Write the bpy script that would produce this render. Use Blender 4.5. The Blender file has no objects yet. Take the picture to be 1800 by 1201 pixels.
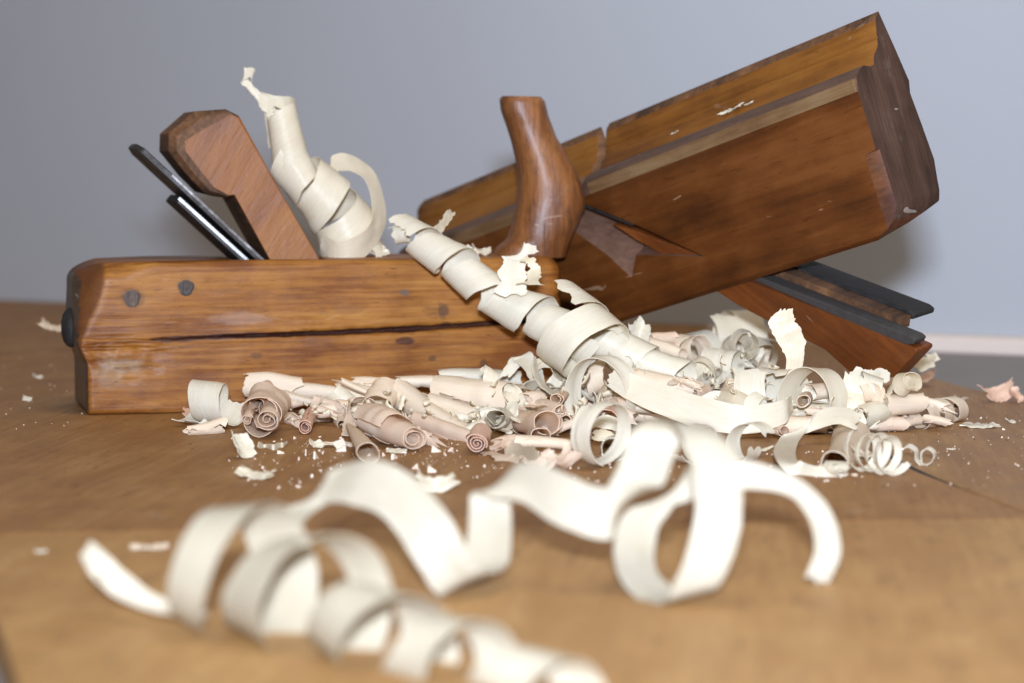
import bpy, bmesh, math, random
import numpy as np
from mathutils import Vector, Matrix, noise as mnoise

random.seed(7)
sc = bpy.context.scene
COL = sc.collection

# ------------------------------------------------------------------ camera, light, exposure
F, HZ, HC = 4439.5, 270.0, 11.07                  # focal length in photo pixels, horizon row, lens height (cm)
PITCH = math.atan((600.5 - HZ) / F)
cam_d = bpy.data.cameras.new('camera'); cam = bpy.data.objects.new('camera', cam_d); COL.objects.link(cam)
cam.location = (0, 0, HC * .01); cam.rotation_euler = (math.pi / 2 - PITCH, 0, 0)
cam_d.lens = 55; cam_d.sensor_width = 22.3; cam_d.clip_start = .01; cam_d.clip_end = 50
cam_d.dof.use_dof = True; cam_d.dof.focus_distance = 1.0; cam_d.dof.aperture_fstop = 6.8
sc.camera = cam
w = bpy.data.worlds.new('World'); sc.world = w; w.use_nodes = True
w.node_tree.nodes['Background'].inputs[0].default_value = (1.0, .83, .66, 1)
w.node_tree.nodes['Background'].inputs[1].default_value = .20
sc.view_settings.view_transform = 'Standard'; sc.view_settings.look = 'None'
sc.view_settings.exposure = 0; sc.view_settings.gamma = 1
def area(name, loc, target, sx, sy, power, col):
    d = bpy.data.lights.new(name, 'AREA'); d.shape = 'RECTANGLE'; d.size = sx; d.size_y = sy; d.energy = power; d.color = col
    o = bpy.data.objects.new(name, d); COL.objects.link(o); o.location = loc
    o.rotation_euler = (Vector(target) - Vector(loc)).to_track_quat('-Z', 'Y').to_euler(); return o
flash = area('camera_flash', (0.0, -.10, HC * .01 + .09), (.17, 1.5, .25), .055, .03, 4.55, (.83, .95, 1.18)); flash.data.spread = math.radians(84)
area('overhead_fill', (.25, .55, 1.5), (.1, .92, 0), 1.0, .8, 8.5, (1.0, .92, .82))  # added fill lamp overhead, brightens the upward faces of the shavings

# ------------------------------------------------------------------ geometry helpers (all in cm, built in metres)
V = np.array
CAM = V([0, 0, HC])
def ray(px, py):
    x = (px - 900) / F; u = -(py - 600.5) / F
    return V([x, math.cos(PITCH) + u * math.sin(PITCH), -math.sin(PITCH) + u * math.cos(PITCH)])
def P(px, py, Y):                 # the point at depth Y seen at a photo pixel
    r = ray(px, py); return CAM + r * (Y / r[1])
def Q(px, py, z=0.0):             # the point at height z seen at a photo pixel
    r = ray(px, py); return CAM + r * ((z - HC) / r[2])
def on_plane(px, py, o, n):
    r = ray(px, py); return CAM + r * (np.dot(n, o - CAM) / np.dot(n, r))

def link(name, me, mat=None, parent=None, smooth=True):
    o = bpy.data.objects.new(name, me); COL.objects.link(o)
    if mat is not None and not me.materials: me.materials.append(mat)
    if parent is not None: o.parent = parent
    if smooth:
        me.polygons.foreach_set('use_smooth', [True] * len(me.polygons))
    return o
def tag(o, label=None, cat=None, group=None, kind=None):
    for k, v in (('label', label), ('category', cat), ('group', group), ('kind', kind)):
        if v: o[k] = v
    return o
def empty(name, mat4):
    o = bpy.data.objects.new(name, None); COL.objects.link(o); o.matrix_world = mat4; o.empty_display_size = .02; return o
def frame(o, x, y, z):
    m = Matrix.Identity(4)
    for i in range(3):
        m[i][0] = x[i]; m[i][1] = y[i]; m[i][2] = z[i]; m[i][3] = o[i] * .01
    return m
def mesh_from(verts, faces, name='mesh'):
    me = bpy.data.meshes.new(name); me.from_pydata([tuple(float(c) * .01 for c in v) for v in verts], [], faces); me.update(); return me
def fix_normals(me):
    bm = bmesh.new(); bm.from_mesh(me); bmesh.ops.recalc_face_normals(bm, faces=bm.faces); bm.to_mesh(me); bm.free()
def loft(sections, closed_ends=True):
    n = len(sections[0]); vs = [p for s in sections for p in s]; fs = []
    for k in range(len(sections) - 1):
        for i in range(n):
            j = (i + 1) % n; fs.append((k * n + i, k * n + j, (k + 1) * n + j, (k + 1) * n + i))
    if closed_ends:
        fs.append(tuple(range(n))[::-1]); fs.append(tuple((len(sections) - 1) * n + i for i in range(n)))
    me = mesh_from(vs, fs); fix_normals(me); return me
def bevel(o, wd, seg=2, ang=30):
    m = o.modifiers.new('bevel', 'BEVEL'); m.width = wd * .01; m.segments = seg; m.limit_method = 'ANGLE'; m.angle_limit = math.radians(ang)
    return o
def bake(o):                      # apply modifiers
    dg = bpy.context.evaluated_depsgraph_get(); dg.update()
    me = bpy.data.meshes.new_from_object(o.evaluated_get(dg)); o.modifiers.clear(); o.data = me
def cut(o, me, mat):              # boolean difference; the cut faces take mat
    me.materials.append(mat)
    c = bpy.data.objects.new('cutter', me); COL.objects.link(c); c.parent = o.parent
    bpy.context.view_layer.update()
    m = o.modifiers.new('cut', 'BOOLEAN'); m.object = c; m.operation = 'DIFFERENCE'; m.solver = 'EXACT'; m.material_mode = 'TRANSFER'
    bake(o); bpy.data.objects.remove(c)

def catmull(pts, n):
    pts = np.asarray(pts, float)
    if len(pts) == 2: t = np.linspace(0, 1, n)[:, None]; return pts[0] * (1 - t) + pts[1] * t
    p = np.vstack([2 * pts[0] - pts[1], pts, 2 * pts[-1] - pts[-2]]); out = []
    for s in np.linspace(0, len(pts) - 1, n):
        i = min(int(s), len(pts) - 2); t = s - i; a, b, c, d = p[i], p[i + 1], p[i + 2], p[i + 3]
        out.append(.5 * ((2 * b) + (c - a) * t + (2 * a - 5 * b + 4 * c - d) * t * t + (3 * b - a - 3 * c + d) * t ** 3))
    return V(out)
def lerp(arr, n):
    arr = np.atleast_1d(np.asarray(arr, float)); return np.interp(np.linspace(0, 1, n), np.linspace(0, 1, len(arr)), arr) if len(arr) > 1 else np.full(n, arr[0])
def rnoise(rng, n, scale):        # smooth 1-D noise, about -1..1
    k = max(3, int(n / max(scale, 1)) + 3); return np.interp(np.linspace(0, k - 1, n), np.arange(k), rng.uniform(-1, 1, k))

# ------------------------------------------------------------------ materials
class NT:
    def __init__(s, name):
        s.m = bpy.data.materials.new(name); s.m.use_nodes = True; s.t = s.m.node_tree; s.N = s.t.nodes; s.L = s.t.links
        s.bsdf = s.N['Principled BSDF']; s.out = s.N['Material Output']
    def n(s, typ, ins=None, **kw):
        x = s.N.new(typ)
        for k, v in kw.items(): setattr(x, k, v)
        for k, v in (ins or {}).items():
            if hasattr(v, 'is_linked') or hasattr(v, 'links'): s.L.new(v, x.inputs[k])
            else: x.inputs[k].default_value = v
        return x
    def math(s, op, a, b=None, c=None, clamp=False):
        x = s.N.new('ShaderNodeMath'); x.operation = op; x.use_clamp = clamp
        for i, v in enumerate((a, b, c)):
            if v is None: continue
            if hasattr(v, 'links'): s.L.new(v, x.inputs[i])
            else: x.inputs[i].default_value = v
        return x.outputs[0]
    def mix(s, fac, a, b, typ='MIX'):
        x = s.N.new('ShaderNodeMix'); x.data_type = 'RGBA'; x.blend_type = typ
        for i, v in ((0, fac), (6, a), (7, b)):
            if hasattr(v, 'links'): s.L.new(v, x.inputs[i])
            else: x.inputs[i].default_value = v if i == 0 else tuple(v) + (1,) * (4 - len(v))
        return x.outputs[2]
    def ramp(s, f, stops):
        x = s.N.new('ShaderNodeValToRGB'); s.L.new(f, x.inputs[0]); e = x.color_ramp.elements
        while len(e) < len(stops): e.new(.5)
        for q, (p, c) in zip(e, stops): q.position = p; q.color = tuple(c) + (1,) if len(c) == 3 else c
        return x.outputs[0]
    def noise(s, vec, scale, detail=4, rough=.55, dist=0.0):
        x = s.n('ShaderNodeTexNoise', {'Vector': vec, 'Scale': scale, 'Detail': detail, 'Roughness': rough, 'Distortion': dist}); return x.outputs[0]
    def coords(s, kind='Object', scale=(1, 1, 1), rot=(0, 0, 0), loc=(0, 0, 0)):
        c = s.n('ShaderNodeTexCoord').outputs[kind]
        return s.n('ShaderNodeMapping', {'Vector': c, 'Scale': scale, 'Rotation': rot, 'Location': loc}).outputs[0]
    def bump(s, h, strength, dist=.001, prev=None):
        ins = {'Height': h, 'Strength': strength, 'Distance': dist}
        if prev is not None: ins['Normal'] = prev
        return s.n('ShaderNodeBump', ins).outputs[0]
    def set(s, **kw):
        for k, v in kw.items():
            k = k.replace('_', ' ')
            if hasattr(v, 'links'): s.L.new(v, s.bsdf.inputs[k])
            else: s.bsdf.inputs[k].default_value = v if not isinstance(v, tuple) or len(v) == 4 else v + (1,)

def smooth_lt(nt, v, a, b):       # 1 below a, 0 above b
    return nt.n('ShaderNodeMapRange', {'Value': v, 'From Min': a, 'From Max': b, 'To Min': 1.0, 'To Max': 0.0}, interpolation_type='SMOOTHSTEP').outputs[0]

def wood(name, light, mid, dark, rough=.42, coat=.25, grain=1.0, axis=0, streak=.5, pores=.5, dirt=(.5, .05), dirtcol=(.10, .055, .03),
         scratches=.3, spots=(), left_dark=None, spec=.4, bumpy=.35, rot=(0, 0, 0), pale=(.55, .42, .30)):
    nt = NT(name)
    def sc3(l, t): v = [t, t, t]; v[axis] = l; return tuple(v)
    c0 = nt.coords('Object', (1, 1, 1), rot)
    def mp(l, t): return nt.n('ShaderNodeMapping', {'Vector': c0, 'Scale': sc3(l, t)}).outputs[0]
    warp = nt.noise(mp(6, 14), 1.0, 3)
    big = nt.noise(mp(8 * grain, 70 * grain), 1.0, 4, .6, .6)
    fine = nt.noise(mp(25 * grain, 520 * grain), 1.0, 3, .6, .3)
    blot = nt.noise(mp(28, 45), 1.0, 5, .6)
    f = nt.math('ADD', nt.math('MULTIPLY', big, 1 - streak * .4), nt.math('MULTIPLY', nt.math('SUBTRACT', fine, .5), streak))
    f = nt.math('ADD', f, nt.math('MULTIPLY', nt.math('SUBTRACT', blot, .5), .7))
    col = nt.ramp(f, [(.24, dark), (.46, mid), (.66, light)])
    # short dark pore dashes along the grain
    po = nt.noise(mp(110 * grain, 900 * grain), 1.0, 2, .5)
    pm = nt.math('MULTIPLY', nt.math('GREATER_THAN', po, .69), pores)
    col = nt.mix(pm, col, tuple(c * .35 for c in mid))
    # worn blotches of dirt
    dn = nt.noise(mp(55, 130), 1.0, 6, .68)
    dm = nt.n('ShaderNodeMapRange', {'Value': dn, 'From Min': 1 - dirt[0], 'From Max': 1 - dirt[0] + .16, 'To Min': 0.0, 'To Max': 1.0}).outputs[0]
    col = nt.mix(nt.math('MULTIPLY', dm, dirt[1] * 10, clamp=True), col, dirtcol)
    # pale scratches
    sv = nt.n('ShaderNodeMapping', {'Vector': c0, 'Scale': (60, 60, 260), 'Rotation': (.3, .9, .4)}).outputs[0]
    sn = nt.noise(sv, 1.0, 2, .5, .8)
    sm = nt.math('MULTIPLY', nt.math('GREATER_THAN', sn, .735), scratches)
    col = nt.mix(sm, col, pale)
    for (cx, cy, cz), (rx, ry, rz), strength, scol in spots:
        d = nt.n('ShaderNodeMapping', {'Vector': nt.n('ShaderNodeMapping', {'Vector': c0, 'Location': (-cx, -cy, -cz)}).outputs[0], 'Scale': (1 / rx, 1 / ry, 1 / rz)}).outputs[0]
        ln = nt.n('ShaderNodeVectorMath', {0: d}, operation='LENGTH').outputs['Value']
        ln = nt.math('ADD', ln, nt.math('MULTIPLY', nt.math('SUBTRACT', dn, .5), 2.2))
        col = nt.mix(nt.math('MULTIPLY', smooth_lt(nt, ln, .55, 1.1), strength), col, scol)
    if left_dark:  # darker brown on left-facing faces of the upper part
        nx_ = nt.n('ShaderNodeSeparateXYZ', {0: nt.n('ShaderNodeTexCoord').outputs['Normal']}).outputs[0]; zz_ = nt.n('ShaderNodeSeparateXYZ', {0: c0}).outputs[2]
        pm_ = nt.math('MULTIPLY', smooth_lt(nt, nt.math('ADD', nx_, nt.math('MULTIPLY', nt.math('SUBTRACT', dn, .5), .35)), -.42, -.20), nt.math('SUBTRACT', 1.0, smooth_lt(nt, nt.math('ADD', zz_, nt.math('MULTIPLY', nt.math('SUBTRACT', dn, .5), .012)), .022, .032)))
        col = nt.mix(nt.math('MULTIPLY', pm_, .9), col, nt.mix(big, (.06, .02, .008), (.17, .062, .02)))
    rg = nt.math('ADD', rough - .12, nt.math('MULTIPLY', blot, .24))
    b = nt.bump(fine, bumpy * .5, .0006); b = nt.bump(dn, bumpy, .0008, b); b = nt.bump(sn, bumpy * .3, .0004, b)
    nt.set(Base_Color=col, Roughness=rg, Normal=b, Coat_Weight=coat, Coat_Roughness=.34)
    nt.bsdf.inputs['Specular IOR Level'].default_value = spec
    return nt.m

def shaving_mat(name, light, dark, tint, trans=.30, gloss=.40):
    nt = NT(name)
    uv = nt.n('ShaderNodeTexCoord').outputs['UV']
    oi = nt.n('ShaderNodeObjectInfo').outputs['Random']
    st = nt.noise(nt.n('ShaderNodeMapping', {'Vector': uv, 'Scale': (.7, 22, 1)}).outputs[0], 1.0, 4, .65)
    cl = nt.noise(nt.n('ShaderNodeMapping', {'Vector': uv, 'Scale': (.5, 1.6, 1)}).outputs[0], 1.0, 3)
    fl = nt.noise(nt.n('ShaderNodeMapping', {'Vector': uv, 'Scale': (5, 40, 1)}).outputs[0], 1.0, 2)
    cr = nt.noise(nt.n('ShaderNodeMapping', {'Vector': uv, 'Scale': (3, .8, 1)}).outputs[0], 1.0, 3)
    col = nt.ramp(nt.math('ADD', nt.math('MULTIPLY', st, .6), nt.math('MULTIPLY', cl, .4)), [(.38, dark), (.58, light)])
    col = nt.mix(nt.math('MULTIPLY', nt.math('GREATER_THAN', fl, .68), .35), col, tint)
    col = nt.mix(nt.math('MULTIPLY', oi, .30), col, tint)
    b = nt.bump(st, .55, .0005); b = nt.bump(cr, .12, .0006, b)
    nt.set(Base_Color=col, Roughness=gloss, Normal=b)
    nt.bsdf.inputs['Specular IOR Level'].default_value = .42
    tr = nt.n('ShaderNodeBsdfTranslucent', {'Color': nt.mix(.45, col, tint), 'Normal': b})
    mx = nt.n('ShaderNodeMixShader', {0: trans, 1: nt.bsdf.outputs[0], 2: tr.outputs[0]})
    nt.L.new(mx.outputs[0], nt.out.inputs[0]); return nt.m

def metal(name, col, rough, rust=.5, metallic=.8, rustcol=(.05, .035, .028)):
    nt = NT(name); c = nt.coords('Object', (180, 180, 180)); n = nt.noise(c, 1.0, 6, .65)
    f = nt.n('ShaderNodeMapRange', {'Value': n, 'From Min': .38, 'From Max': .62}).outputs[0]
    s = nt.noise(nt.coords('Object', (60, 900, 60)), 1.0, 2)
    nt.set(Base_Color=nt.mix(nt.math('MULTIPLY', f, rust), col, rustcol), Metallic=metallic,
           Roughness=nt.math('ADD', rough, nt.math('MULTIPLY', f, .25)), Normal=nt.bump(nt.math('ADD', n, s), .25, .0005))
    return nt.m

M = {}
M['cream'] = shaving_mat('cream_shaving', (.90, .82, .64), (.82, .72, .52), (.86, .70, .42), .30, .30)
M['ivory'] = shaving_mat('ivory_shaving', (.91, .85, .70), (.83, .75, .57), (.85, .72, .47), .28, .27)
M['peach'] = shaving_mat('peach_shaving', (.98, .88, .73), (.95, .80, .62), (.95, .72, .50), .45, .6)
M['tan'] = shaving_mat('tan_shaving', (.95, .83, .65), (.89, .73, .52), (.87, .62, .38), .24, .45)
M['warm'] = shaving_mat('warm_cream_shaving', (.64, .58, .45), (.55, .48, .35), (.62, .49, .28), .24, .42)
M['salmon'] = shaving_mat('salmon_shaving', (.93, .68, .50), (.86, .55, .38), (.86, .46, .30), .24, .5)
M['blade'] = metal('dark_iron', (.06, .06, .058), .42, .6, .6)
M['steel'] = metal('worn_steel', (.55, .55, .54), .28, .25, .9)
M['grey_steel'] = metal('dull_steel', (.26, .24, .23), .42, .5, .8)
M['black_iron'] = metal('blackened_iron', (.012, .0115, .011), .6, .6, .1, (.035, .026, .021))
M['grey_iron'] = metal('grey_iron', (.055, .049, .045), .58, .7, .15, (.04, .03, .024))

# ------------------------------------------------------------------ setting: wall, ledge, trim, bench top
WD = math.radians(-28.6); WO = V([-38.7, 191.3, 0]); WX = V([math.cos(WD), math.sin(WD), 0]); WN = V([-WX[1], WX[0], 0])   # WN points away from the room
def box_pts(o, ax, ay, az): return [o, o + ax, o + ax + ay, o + ay, o + az, o + ax + az, o + ax + ay + az, o + ay + az]
BOXF = [(0, 3, 2, 1), (4, 5, 6, 7), (0, 1, 5, 4), (1, 2, 6, 5), (2, 3, 7, 6), (3, 0, 4, 7)]
Z = V([0, 0, 1.])
nt = NT('painted_plaster'); c = nt.coords('Object', (1, 1, 1)); n1 = nt.noise(c, 4, 4); n2 = nt.noise(c, 260, 4)
nt.set(Base_Color=nt.mix(nt.math('MULTIPLY', n1, 1.0), (.45, .465, .49), (.50, .515, .54)), Roughness=.62, Normal=nt.bump(n2, .15, .001)); M['wall'] = nt.m
me = mesh_from(box_pts(WO - WX * 150 - Z * 40, WX * 330, WN * 8, Z * 190), BOXF)
tag(link('wall', me, M['wall'], smooth=False), kind='structure')
nt = NT('grey_ledge'); c = nt.coords('Object', (30, 30, 30)); n1 = nt.noise(c, 1, 4)
nt.set(Base_Color=nt.mix(n1, (.22, .195, .175), (.30, .265, .24)), Roughness=.6); M['ledge'] = nt.m
me = mesh_from(box_pts(WO - WX * 60 - Z * 4.15 - WN * 110, WX * 230, WN * 109.9, Z * 3.0), BOXF)
tag(link('lower_ledge', me, M['ledge'], smooth=False), kind='structure')  # grey ledge a little below the bench top
nt = NT('pale_trim'); c = nt.coords('Object', (20, 20, 20)); nt.set(Base_Color=nt.mix(nt.noise(c, 1, 3), (.76, .64, .56), (.82, .71, .62)), Roughness=.5); M['trim'] = nt.m
tr = [WO - WX * 60 - WN * .1 + d for d in (-Z * 1.14, -WN * .9 - Z * 1.14, -WN * .9 - Z * .4, -WN * .6 - Z * .1, -Z * .02)]
o = bevel(link('skirting', loft([tr, [p + WX * 230 for p in tr]]), M['trim'], smooth=False), .1); tag(o, kind='structure')

def table_wood(name, a, b, d, rotz):
    return wood(name, a, b, d, rough=.58, coat=.0, spec=.25, grain=.75, axis=0, streak=.55, pores=.8, dirt=(.45, .04), dirtcol=(.10, .055, .03),
                scratches=.22, bumpy=.3, rot=(0, 0, rotz), pale=(.5, .36, .24), spots=TSPOT)
def tspot(px, py, rx, ry, s=.7, col=(.045, .025, .015)):
    q = Q(px, py) * .01; return ((q[0], q[1], 0), (rx * .01, ry * .01, .01), s, col)
TSPOT = [(tuple(V(a)), b, s, c) for a, b, s, c in []]
def table_spots(rot):
    out = []
    for px, py, rx, ry, s in ((358, 847, .45, .9, .8), (320, 858, .3, .7, .6), (250, 822, .2, 1.0, .5), (1720, 757, 1.2, 2.2, .75), (95, 668, .5, 1.4, .45), (300, 900, .8, .5, .3), (980, 900, 1.6, 1.4, .5)):  # last spot is a painted shadow behind the foreground loops
        q = Q(px, py) * .01; cr, sr = math.cos(rot), math.sin(rot)
        out.append(((q[0] * cr - q[1] * sr, q[0] * sr + q[1] * cr, 0), (rx * .01, ry * .01, .01), s, (.05, .028, .016)))
    return out
ROT = math.radians(-96)
TSPOT = table_spots(-ROT)
M['table_rear'] = table_wood('bench_wood', (0.410, 0.226, 0.091), (0.347, 0.178, 0.061), (0.287, 0.136, 0.044), -ROT)
M['table_front'] = table_wood('bench_wood_light', (0.513, 0.301, 0.119), (0.433, 0.238, 0.084), (0.377, 0.197, 0.066), -ROT)
M['table_side'] = table_wood('bench_wood_side', (0.425, 0.249, 0.112), (0.358, 0.197, 0.080), (0.294, 0.154, 0.061), -ROT)
back_l, back_r = WO - WX * 8 - WN * .15, WO + WX * 60 - WN * .15
rt = [V([19.5, 133, 0]), Q(1695, 680), Q(1800, 704), V([36, 57, 0]), V([48, 5, 0])]
lf = [V([-2, 15, 0]), V([-10.5, 52.8, 0]), V([-11.6, 57, 0]), V([-46, 195, 0])]
ja = [V([12.0, 165, 0]), Q(1570, 806), Q(1620, 830), Q(1800, 910), V([18.0, 57, 0]), V([22, 8, 0])]          # joint along the right board
jl, jr = V([-16.0, 73.1, 0]), V([16.2, 76.2, 0])                                                              # joint across
t_root = empty('workbench', Matrix.Translation((0, 1.0, 0)))
tag(t_root, 'worn brown wooden bench top under the planes and the shavings', 'workbench')
inv = t_root.matrix_world.inverted()
def board(poly, mat, gap=.04):
    c = sum(poly) / len(poly); bot = [p - Z * 1.1 for p in poly]
    me = loft([bot, poly]); me.transform(inv); o = bevel(link('board', me, mat, t_root, smooth=False), .07, 2, 40); return o
g = V([.115, 0, 0]); gy = V([0, .014, 0])
board([jl + gy, V([16.2, 76.2, 0]) - g + gy, ja[2] - g, ja[1] - g, V([13.6, 120, 0]) - g, V([12.6, 163.2, 0]), V([-38.0, 190.8, 0]), V([-44, 193.6, 0])], M['table_rear'])
board([jl - gy, lf[2], lf[1], lf[0], V([20, 8, 0]), V([18.0, 57, 0]) - g, V([16.2, 76.2, 0]) - g - gy], M['table_front'])
board([V([13.0, 162.9, 0]), V([13.6, 120, 0]) + g, ja[1] + g, ja[2] + g, V([16.2, 76.2, 0]) + g, V([18.0, 57, 0]) + g, V([20.5, 8, 0]), rt[4], rt[3], rt[2], rt[1], rt[0], V([16.5, 155, 0]), V([15, 161, 0])], M['table_side'])

nt = NT('packed_grime'); nt.set(Base_Color=nt.mix(nt.noise(nt.coords('Object', (300, 300, 300)), 1, 3), (.018, .013, .010), (.045, .032, .025)), Roughness=.9); M['grime'] = nt.m
jp = [Q(1540, 790), Q(1570, 806), Q(1620, 830), Q(1800, 910), V([18.0, 57, 0])]
me = mesh_from([p + V([d, 0, -.018]) for i, p in enumerate(jp) for d in (-.125, .125)], [(2 * i, 2 * i + 1, 2 * i + 3, 2 * i + 2) for i in range(4)]); me.transform(inv)
link('joint_grime', me, M['grime'], t_root, smooth=False)

# ------------------------------------------------------------------ jointer-style plane with horn (left)
PSI = math.radians(15); X1 = V([math.cos(PSI), math.sin(PSI), 0]); Y1 = V([-math.sin(PSI), math.cos(PSI), 0])
O1 = Q(153, 731); L1, W1, H1 = 21.0, 5.8, 6.5
p1 = empty('smoothing_plane', frame(O1, X1, Y1, Z)); tag(p1, 'worn wooden hand plane with upright horn and wedged iron standing behind the shavings', 'hand plane')
def loc1(px, py, yl=0.0):        # pixel -> local (x, yl, z) on the plane's section at depth yl
    q = on_plane(px, py, O1 + Y1 * yl, Y1) - O1; return V([q @ X1, yl, q[2]])
crack = [loc1(*q) for q in ((165, 596), (235, 598), (300, 597), (380, 592), (480, 589), (600, 585), (720, 579), (800, 574), (880, 568), (985, 562))]
crack_x = [q[0] for q in crack]; crack_z = [q[2] for q in crack]
def crk(x): return np.interp(x, crack_x, crack_z)
def sst(a, b, x): t = min(1, max(0, (x - a) / (b - a))); return t * t * (3 - 2 * t)
dmg0 = loc1(225, 632)
def body1():
    nx, ny = 190, 22
    zs = sorted(set([round(v, 4) for v in list(np.linspace(0, H1, 52))] + [round(v, 4) for v in np.linspace(2.7, 4.1, 44)])); nz = len(zs) - 1
    xs = np.linspace(0, L1, nx + 1); ys = np.linspace(0, W1, ny + 1)
    vid = {}; vs = []; fs = []
    def vert(i, j, k):
        if (i, j, k) in vid: return vid[(i, j, k)]
        p = V([xs[i], ys[j], zs[k]]); x, y, z = p
        left = 1 - sst(0, 3.2, x); hi = sst(2.6, 6.0, z); near = 1 - sst(.0, 2.9, y)
        r = .16 + left * (.10 + 1.45 * hi) + sst(L1 - 2.5, L1, x) * .45 + .12 * hi
        rv = V([r, r, min(r, .22) if z < H1 / 2 else min(r, .85)])
        c = V([min(max(x, rv[0]), L1 - rv[0]), min(max(y, rv[1]), W1 - rv[1]), min(max(z, rv[2]), H1 - rv[2])])
        e = (p - c) / rv; m = np.linalg.norm(e)
        if m > 1e-9: p = c + rv * e / m * max(abs(e))
        # upper part of the heel stands proud of the foot
        p[0] -= .42 * sst(2.0, 3.2, z) * (1 - sst(0, 3.2, x))
        n3 = mnoise.noise(Vector((x * .5, y * .5 + 3, z * 1.3))); p[1] += .025 * n3 if y < .01 else 0; p[2] += .03 * mnoise.noise(Vector((x * .4, y * .6, 7.7))) if z > H1 - .01 else 0
        if y < .001:
            d_ = z - crk(x) + .05 * mnoise.noise(Vector((x * 1.7, 0, 4.1)))
            wd_ = .035 + .085 * sst(5, 12, x); dp = .04 + .26 * sst(2.2, 10, x)
            p[1] += dp * math.exp(-(d_ / wd_) ** 2)
            e = ((x - dmg0[0]) / 1.7) ** 2 + ((z - dmg0[2]) / .95) ** 2; mk = 1 - sst(.35, 1.2, e + .5 * mnoise.noise(Vector((x, z * 2, 1))))
            if x > -.1: p[1] += mk * (.07 + .11 * mnoise.noise(Vector((x * .8, z * 9, 2.2))) + .05 * mnoise.noise(Vector((x * 5, z * 14, 9))))
            p[1] += .012 * mnoise.noise(Vector((x * .6, z * 7, 5)))
        vid[(i, j, k)] = len(vs); vs.append(p); return vid[(i, j, k)]
    for i in range(nx):
        for k in range(nz):
            for j in (0, ny):
                q = [vert(i, j, k), vert(i + 1, j, k), vert(i + 1, j, k + 1), vert(i, j, k + 1)]; fs.append(q if j == 0 else q[::-1])
        for j in range(ny):
            for k in (0, nz):
                q = [vert(i, j, k), vert(i, j + 1, k), vert(i + 1, j + 1, k), vert(i + 1, j, k)]; fs.append(q if k == 0 else q[::-1])
    for j in range(ny):
        for k in range(nz):
            for i in (0, nx):
                q = [vert(i, j, k), vert(i, j, k + 1), vert(i, j + 1, k + 1), vert(i, j + 1, k)]; fs.append(q if i == 0 else q[::-1])
    return mesh_from(vs, fs)
def s1(px, py, rx, rz, s=.8, col=(.05, .03, .02)):
    q = loc1(px, py) * .01; return ((q[0], 0, q[2]), (rx * .01, .02, rz * .01), s, col)
sp1 = [s1(710, 515, .30, .16, .75, (.12, .09, .07)), s1(778, 548, .34, .40, .7), s1(712, 600, .5, .18, .85, (.06, .02, .012)), s1(785, 570, .2, .12, .6), s1(455, 515, .6, .14, .35, (.16, .06, .03)),
       s1(760, 630, .2, .15, .6), s1(850, 640, .2, .28, .6), s1(225, 645, 1.2, .35, .45, (.30, .23, .16)), s1(232, 524, .62, .5, .5), s1(327, 506, .55, .42, .35), s1(430, 560, 1.6, .30, .30, (.40, .28, .22)),
       s1(560, 600, .9, .5, .35, (.16, .07, .035)), s1(450, 625, .3, .16, .5), s1(195, 655, .7, .8, .3, (.34, .28, .20)), s1(610, 545, .8, .25, .35, (.16, .07, .03))]
# dirt lying along the split
sp1 += [((float(np.interp(t, [0, 1], [2.6, 18.5])) * .01, 0, float(crk(np.interp(t, [0, 1], [2.6, 18.5]))) * .01), (.014, .02, .0013), .9, (.05, .018, .012)) for t in np.linspace(.08, 1, 14)]
M['pearwood'] = wood('worn_pearwood', (0.413, 0.189, 0.040), (0.325, 0.127, 0.022), (0.166, 0.050, 0.008), rough=.46, coat=.06, spec=.2, grain=1.0, streak=.6, pores=.8, dirt=(.43, .06), dirtcol=(.10, .038, .014), scratches=.12, bumpy=.5, spots=sp1, left_dark=True, pale=(.62, .44, .30))
M['cham'] = wood('red_brown_chamfer', (.17, .065, .022), (.115, .04, .014), (.06, .02, .01), rough=.58, coat=.05, spec=.25, dirt=(.48, .05), scratches=.1)
M['heel'] = wood('shaded_heel_end_grain', (.13, .075, .045), (.085, .045, .026), (.04, .022, .013), rough=.42, coat=.3, grain=1.6, axis=1, streak=.5, dirt=(.48, .05), scratches=.4, bumpy=.6, pale=(.34, .27, .2))
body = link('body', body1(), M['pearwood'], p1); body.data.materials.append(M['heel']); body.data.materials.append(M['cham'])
for q in body.data.polygons:
    if q.normal.x < -.80 and q.center.x < .02: q.material_index = 1  # end grain, with the heel's shade painted in as darker colour
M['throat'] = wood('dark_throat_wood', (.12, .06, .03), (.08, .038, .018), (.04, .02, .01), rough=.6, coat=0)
# throat for iron and wedge, open at the top
th = [loc1(402, 440), loc1(575, 440), loc1(585, 480), loc1(560, 560), loc1(500, 560), loc1(430, 480)]
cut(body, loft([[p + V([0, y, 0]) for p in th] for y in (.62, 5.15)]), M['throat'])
body.data.polygons.foreach_set('use_smooth', [True] * len(body.data.polygons))
m = body.modifiers.new('edge', 'EDGE_SPLIT'); m.split_angle = math.radians(50); bake(body)
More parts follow.
